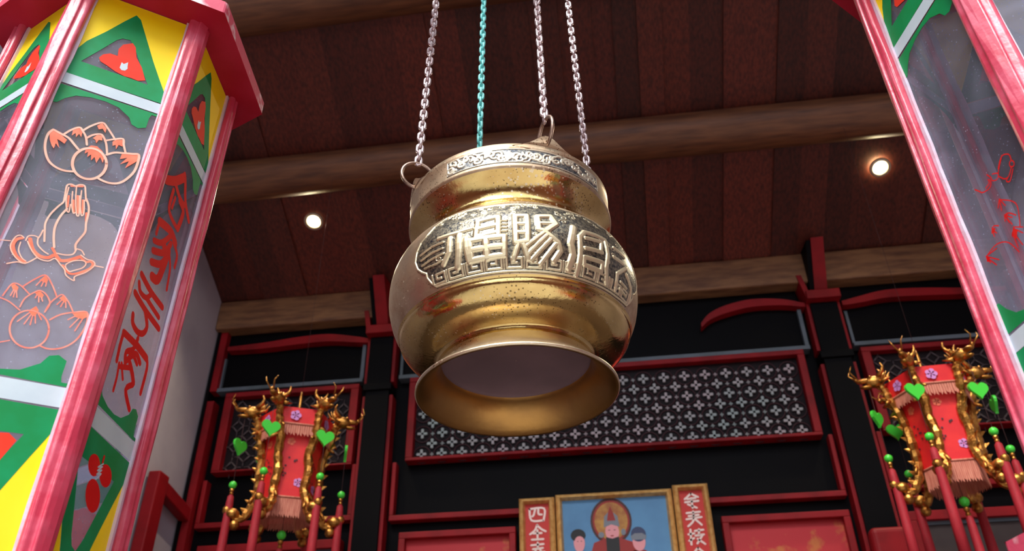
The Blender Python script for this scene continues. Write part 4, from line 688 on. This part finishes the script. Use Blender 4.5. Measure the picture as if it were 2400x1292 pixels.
        def paint(fv, tag_):
            f = lambda L: [(u, fv(v)) for u, v in L]
            a = MB(); e = top * 1000 - 2 if fv(0) == 0 else None
            end = hi - 1 if fv(0) == 0 else None
            box_ = [(-66, 19), (66, 19), (66, 184), (-66, 184)]
            a.poly([f([(-66, 30), (-66, 184), (66, 184), (66, 28)] + [p for p in tri[6::-1]] + tri[:8:-1])], put, 0, .0002)
            a.poly([f(tri), f(hole)], put, 1, .0004)
            a.poly([f(brk)], put, 1, .0003); a.poly([f(bar_)], put, 2, .0006)
            if fv(0) == 0 or 'botflower' not in motifs.get(k, ()): a.poly([f(flo)], put, 3, .0005); a.poly([f([(-3, 68), (0, 66), (4, 72), (5, 64), (6, 60), (4, 55), (0, 54), (-3, 57)])], put, 2, .0007)
            a.build(tag_, [M['yellow'], M['green'], M['white'], M['flower']], pane)
        sc_ = (-bot * 1000 - 385 - 15) / 184 if False else 1
        paint(lambda v: v, 'painted_border')
        dd = foot; scale_b = (dd - lo - 2) / 184
        paint(lambda v: dd - v * scale_b if v > 0 else dd - v, 'painted_border')
        for key in motifs.get(k, ()):
            mats = ['cream', 'orange', 'salmon', 'red', 'white', 'green']; a = MB()
            for i, (c_, w_, P) in enumerate(ART[key]):
                mi = mats.index(c_)
                if w_: a.ribbon(P, w_ * (1.0 if c_ != 'red' or w_ < 4 else .95), put, mi, .0008 + .00001 * i)
                else: a.poly([P], put, mi, .0007 + .00001 * i)
            a.build({'fruit': 'painted_peaches', 'peach': 'painted_peaches', 'hand': 'painted_citron', 'call': 'painted_script', 'rightpeach': 'painted_peaches', 'botflower': 'painted_flower'}[key], [M[x_] for x_ in mats], pane)
    return root
lantern([-0.6525, 0.7589, -1.46075, 2.3786, -0.0284, 0.0530], -.07, -400, 'painted glass lantern with peaches, citron and red script, nearer the plaster wall', {0: ('fruit', 'hand', 'peach'), 1: ('call', 'botflower'), 5: ('peach', 'hand')})
lantern([0.5095, 0.7124, 2.8506, 2.3752, 0.0020, 0.0039], -.010, -384, 'painted glass lantern with thin red peach outlines, away from the plaster wall', {0: ('rightpeach',), 1: ('rightpeach',)})

# ================================================================== RED AND GOLD HANGING LANTERNS
def V3(r, t, z): return Vector((r * math.cos(t), r * math.sin(t), z))
def make_hang(loc_, rot):
    root = empty('dragon_lantern', loc_, (0, 0, rot))
    def hexbox(nm, r0, r1, z0, z1, m):
        a = MB(); P = [V3(r0, k * PI / 3, z0) for k in range(6)]; Q = [V3(r1, k * PI / 3, z1) for k in range(6)]; a.prism(P, Q); return a.build(nm, m, root)
    def fringe(nm, r, z0, z1):
        a = MB(); n = 16
        for k in range(6):
            A, B = V3(r, k * PI / 3, 0), V3(r, (k + 1) * PI / 3, 0)
            for i in range(n):
                p = A.lerp(B, (i + .08) / n); q = A.lerp(B, (i + .92) / n); nrm = (A + B).normalized() * .004
                a.add([(p.x, p.y, z1), (q.x, q.y, z1), (q.x + nrm.x, q.y + nrm.y, z0 + .008 * (i % 3)), (p.x + nrm.x, p.y + nrm.y, z0 + .008 * ((i + 1) % 3))] + [(p.x - nrm.x, p.y - nrm.y, z1), (q.x - nrm.x, q.y - nrm.y, z1)], [(0, 1, 2, 3), (4, 5, 2, 3), (0, 1, 5, 4), (0, 4, 3), (1, 5, 2)])
        a.build(nm, M['fringe'], root)
    hexbox('upper_tier', .165, .174, .165, .245, M['fabric']); hexbox('body', .118, .135, -.17, .15, M['fabric'])
    fringe('upper_fringe', .166, .105, .168); fringe('lower_fringe', .120, -.265, -.168)
    for r_, z_ in ((.168, .166), (.121, -.169)):   # edging braids
        a = MB(); a.tube([V3(r_, k * PI / 3, z_) for k in range(6)], .005, 6, closed=True); a.build('edging', M['fringe'], root)
    a = MB()             # printed blossoms on the silk
    for k in range(6):
        A, B = V3(1, k * PI / 3, 0), V3(1, (k + 1) * PI / 3, 0); n = (A + B).normalized(); t = (B - A).normalized(); rn = random.Random(k)
        def flower(u, z_, s_, r_, mi):
            for j in range(5):
                K = [n * (r_) + t * (u + s_ * .6 * math.cos(j * 1.257) + s_ * .5 * math.cos(2 * PI * i / 8)) + Vector((0, 0, z_ + s_ * .6 * math.sin(j * 1.257) + s_ * .5 * math.sin(2 * PI * i / 8))) for i in range(8)]
                a.add(K, [tuple(range(8))], mi)
        flower(rn.uniform(-.03, .02), .205, .024, .1535, 0); flower(.035, -.10, .02, .1070, 0); flower(-.02, .09, .018, .1155, 2)
        for i in range(9): u, z_ = rn.uniform(-.045, .02), rn.uniform(-.08, .02); flower(u, z_, .0045, .1095 + (z_ + .08) * .05, 1)
    a.build('printed_blossom', [M['violet'], M['spot'], M['orange']], root)
    a = MB(); a.lathe([(.0005, .244), (.14, .244), (.12, .252), (.05, .26), (.02, .28), (.02, .29), (.0005, .29)], 24); a.build('crown_cap', M['fabric'], root)
    a = MB(); a.tube([(0, 0, .28), (0, 0, .32), (0, 0, .36), (0, 0, .40)], [.010, .007, .008, .004], 8); a.build('finial', M['gold'], root)
    top = roof_z(loc_[1]) - loc_[2] + .02
    a = MB(); a.tube([(0, 0, .38), (0, 0, top)], .0008, 6); a.build('hanging_cord', M['thread'], root)
    for k in range(6):
        t = k * PI / 3; a = MB(); rn = random.Random(11 + k)
        # body: curled foot, body up the edge of the lantern, neck out to the head
        path = [V3(.225, t, -.235), V3(.210, t, -.262), V3(.175, t + .03, -.25), V3(.150, t + .06, -.20), V3(.130, t - .03, -.13), V3(.135, t + .06, -.05), V3(.134, t - .04, .03), V3(.150, t + .04, .10), V3(.172, t, .17), V3(.178, t - .03, .215), V3(.190, t, .242), V3(.205, t, .25)]
        Q = []
        for i in range(len(path) - 1):
            for s_ in (0, .33, .66): Q.append(path[i].lerp(path[i + 1], s_))
        Q.append(path[-1]); rad = [(.011 + .008 * math.sin(PI * i / (len(Q) - 1)) + .004 * (i % 2)) for i in range(len(Q))]
        a.tube(Q, rad, 8, smooth=False)
        for i in range(2, len(Q) - 2, 2):    # back crest of scales
            d = V3(1, t, 0); p = Q[i] + d * rad[i]; tn = (Q[i + 1] - Q[i - 1]).normalized() * .012
            a.add([p - tn, p + tn, p + d * .022 + Vector((0, 0, .012)), p + Vector((-math.sin(t), math.cos(t), 0)) * .006], [(0, 1, 2), (0, 3, 2), (1, 3, 2), (0, 1, 3)])
        a.ball(path[0], (.034, .034, .026), nu=8, nv=6); a.ball(path[0] + V3(.026, t, .016), .021, nu=7, nv=5); a.ball(path[1] + V3(.0, t + .3, -.02), .024, nu=7, nv=5)
        for j in (-1, 1):                    # clawed legs
            s0 = Q[10 + j]; e = s0 + V3(.04, t + j * .9, -.03); a.tube([s0, (s0 + e) / 2 + Vector((0, 0, .012)), e], [.012, .009, .006], 6)
            s0 = Q[22 + j]; e = s0 + V3(.05, t + j * .8, -.01); a.tube([s0, (s0 + e) / 2 + Vector((0, 0, .014)), e], [.012, .009, .006], 6)
        dragon = a.build('dragon', M['gold'], root)
        a = MB(); e1 = V3(1, t, 0); ta = V3(1, t + PI / 2, 0); H0 = path[-1]; mt = Matrix((e1, ta, Vector((0, 0, 1)))).transposed()
        P = lambda u, v, w_: H0 + e1 * u + ta * v + Vector((0, 0, w_))
        a.ball(P(.01, 0, .012), (.042, .028, .028), nu=10, nv=7, mt=mt)
        a.ball(P(.055, 0, .018), (.036, .018, .012), nu=9, nv=6, mt=mt); a.ball(P(.048, 0, -.012), (.030, .015, .008), nu=9, nv=6, mt=mt)
        a.ball(P(.086, 0, .028), .010, nu=7, nv=5)
        for j in (-1, 1):
            a.tube([P(-.005, j * .014, .03), P(-.03, j * .024, .055), P(-.035, j * .03, .075), P(-.025, j * .034, .09)], [.010, .009, .006, .003], 6)
            a.ball(P(.028, j * .018, .03), .007, nu=7, nv=5); a.tube([P(.085, j * .008, .03), P(.11, j * .02, .06), P(.10, j * .03, .085)], [.004, .003, .0015], 5)
            a.tube([P(-.01, j * .02, 0), P(-.05, j * .04, .012)], [.012, .002], 5)
        for j in range(5): u = -.045 + j * .012; a.tube([P(u, 0, .02), P(u - .02, 0, .055 + .008 * (j % 2))], [.009, .0015], 5)
        a.build('dragon_head', M['gold'], dragon)
        # heart, beads and tassel that hang from its mouth
        hp = P(.040, 0, -.02); a = MB(); a.tube([hp, hp + Vector((0, 0, -.40))], .0012, 5); th = a.build('tassel_thread', M['thread'], root)
        hz = -.125 - .02 * (k % 2); L = []
        for i in range(24):
            s_ = 2 * PI * i / 24; L.append((.0027 * 16 * math.sin(s_) ** 3, .0027 * (13 * math.cos(s_) - 5 * math.cos(2 * s_) - 2 * math.cos(3 * s_) - math.cos(4 * s_))))
        tw = t + PI / 2 + rn.uniform(-.9, .9); tv = Vector((math.cos(tw), math.sin(tw), 0)); nn = Vector((-math.sin(tw), math.cos(tw), 0))
        a = MB(); a.slab([L], lambda u, v, d: tuple(hp + tv * u + nn * d + Vector((0, 0, hz + v))), -.006, .006); bev(a.build('heart_charm', M['heart'], th), .003, 2)
        b0 = hp + Vector((0, 0, -.332)); a = MB(); a.ball(b0, .018); a.build('green_bead', M['heart'], th)
        a = MB(); a.ball(b0 - Vector((0, 0, .024)), .010); a.ball(b0 - Vector((0, 0, .040)), .009); a.build('gold_bead', M['gold'], th)
        a = MB(); a.tube([b0 - Vector((0, 0, z_)) for z_ in (.045, .055, .09, .3, .52)], [.006, .014, .017, .020, .023], 10); a.build('tassel', M['tassel'], th)
    a = MB(); a.tube([(0, 0, -.16), (0, 0, -.40)], .0012, 5); th = a.build('tassel_thread', M['thread'], root)
    a = MB(); a.ball((0, 0, -.31), .021); a.build('green_bead', M['heart'], th); a = MB(); a.ball((0, 0, -.342), .013); a.ball((0, 0, -.363), .011); a.build('gold_bead', M['gold'], th)
    a = MB(); a.tube([(0, 0, z_) for z_ in (-.365, -.38, -.415, -.7, -.95)], [.006, .014, .017, .020, .023], 10); a.build('tassel', M['tassel'], th)
    return root
h1 = make_hang((-1.508, 3.6, 3.085), R(25)); tag(h1, 'red silk lantern with gold dragons, flat face forward, nearer the plaster wall', 'lantern', 'red and gold dragon lanterns')
h2 = copy_tree(h1); h2.location = (1.412, 3.6, 3.07); h2.rotation_euler.z = R(-3); tag(h2, 'red silk lantern with gold dragons, corner forward, partly beside the painted lantern post', 'lantern', 'red and gold dragon lanterns')
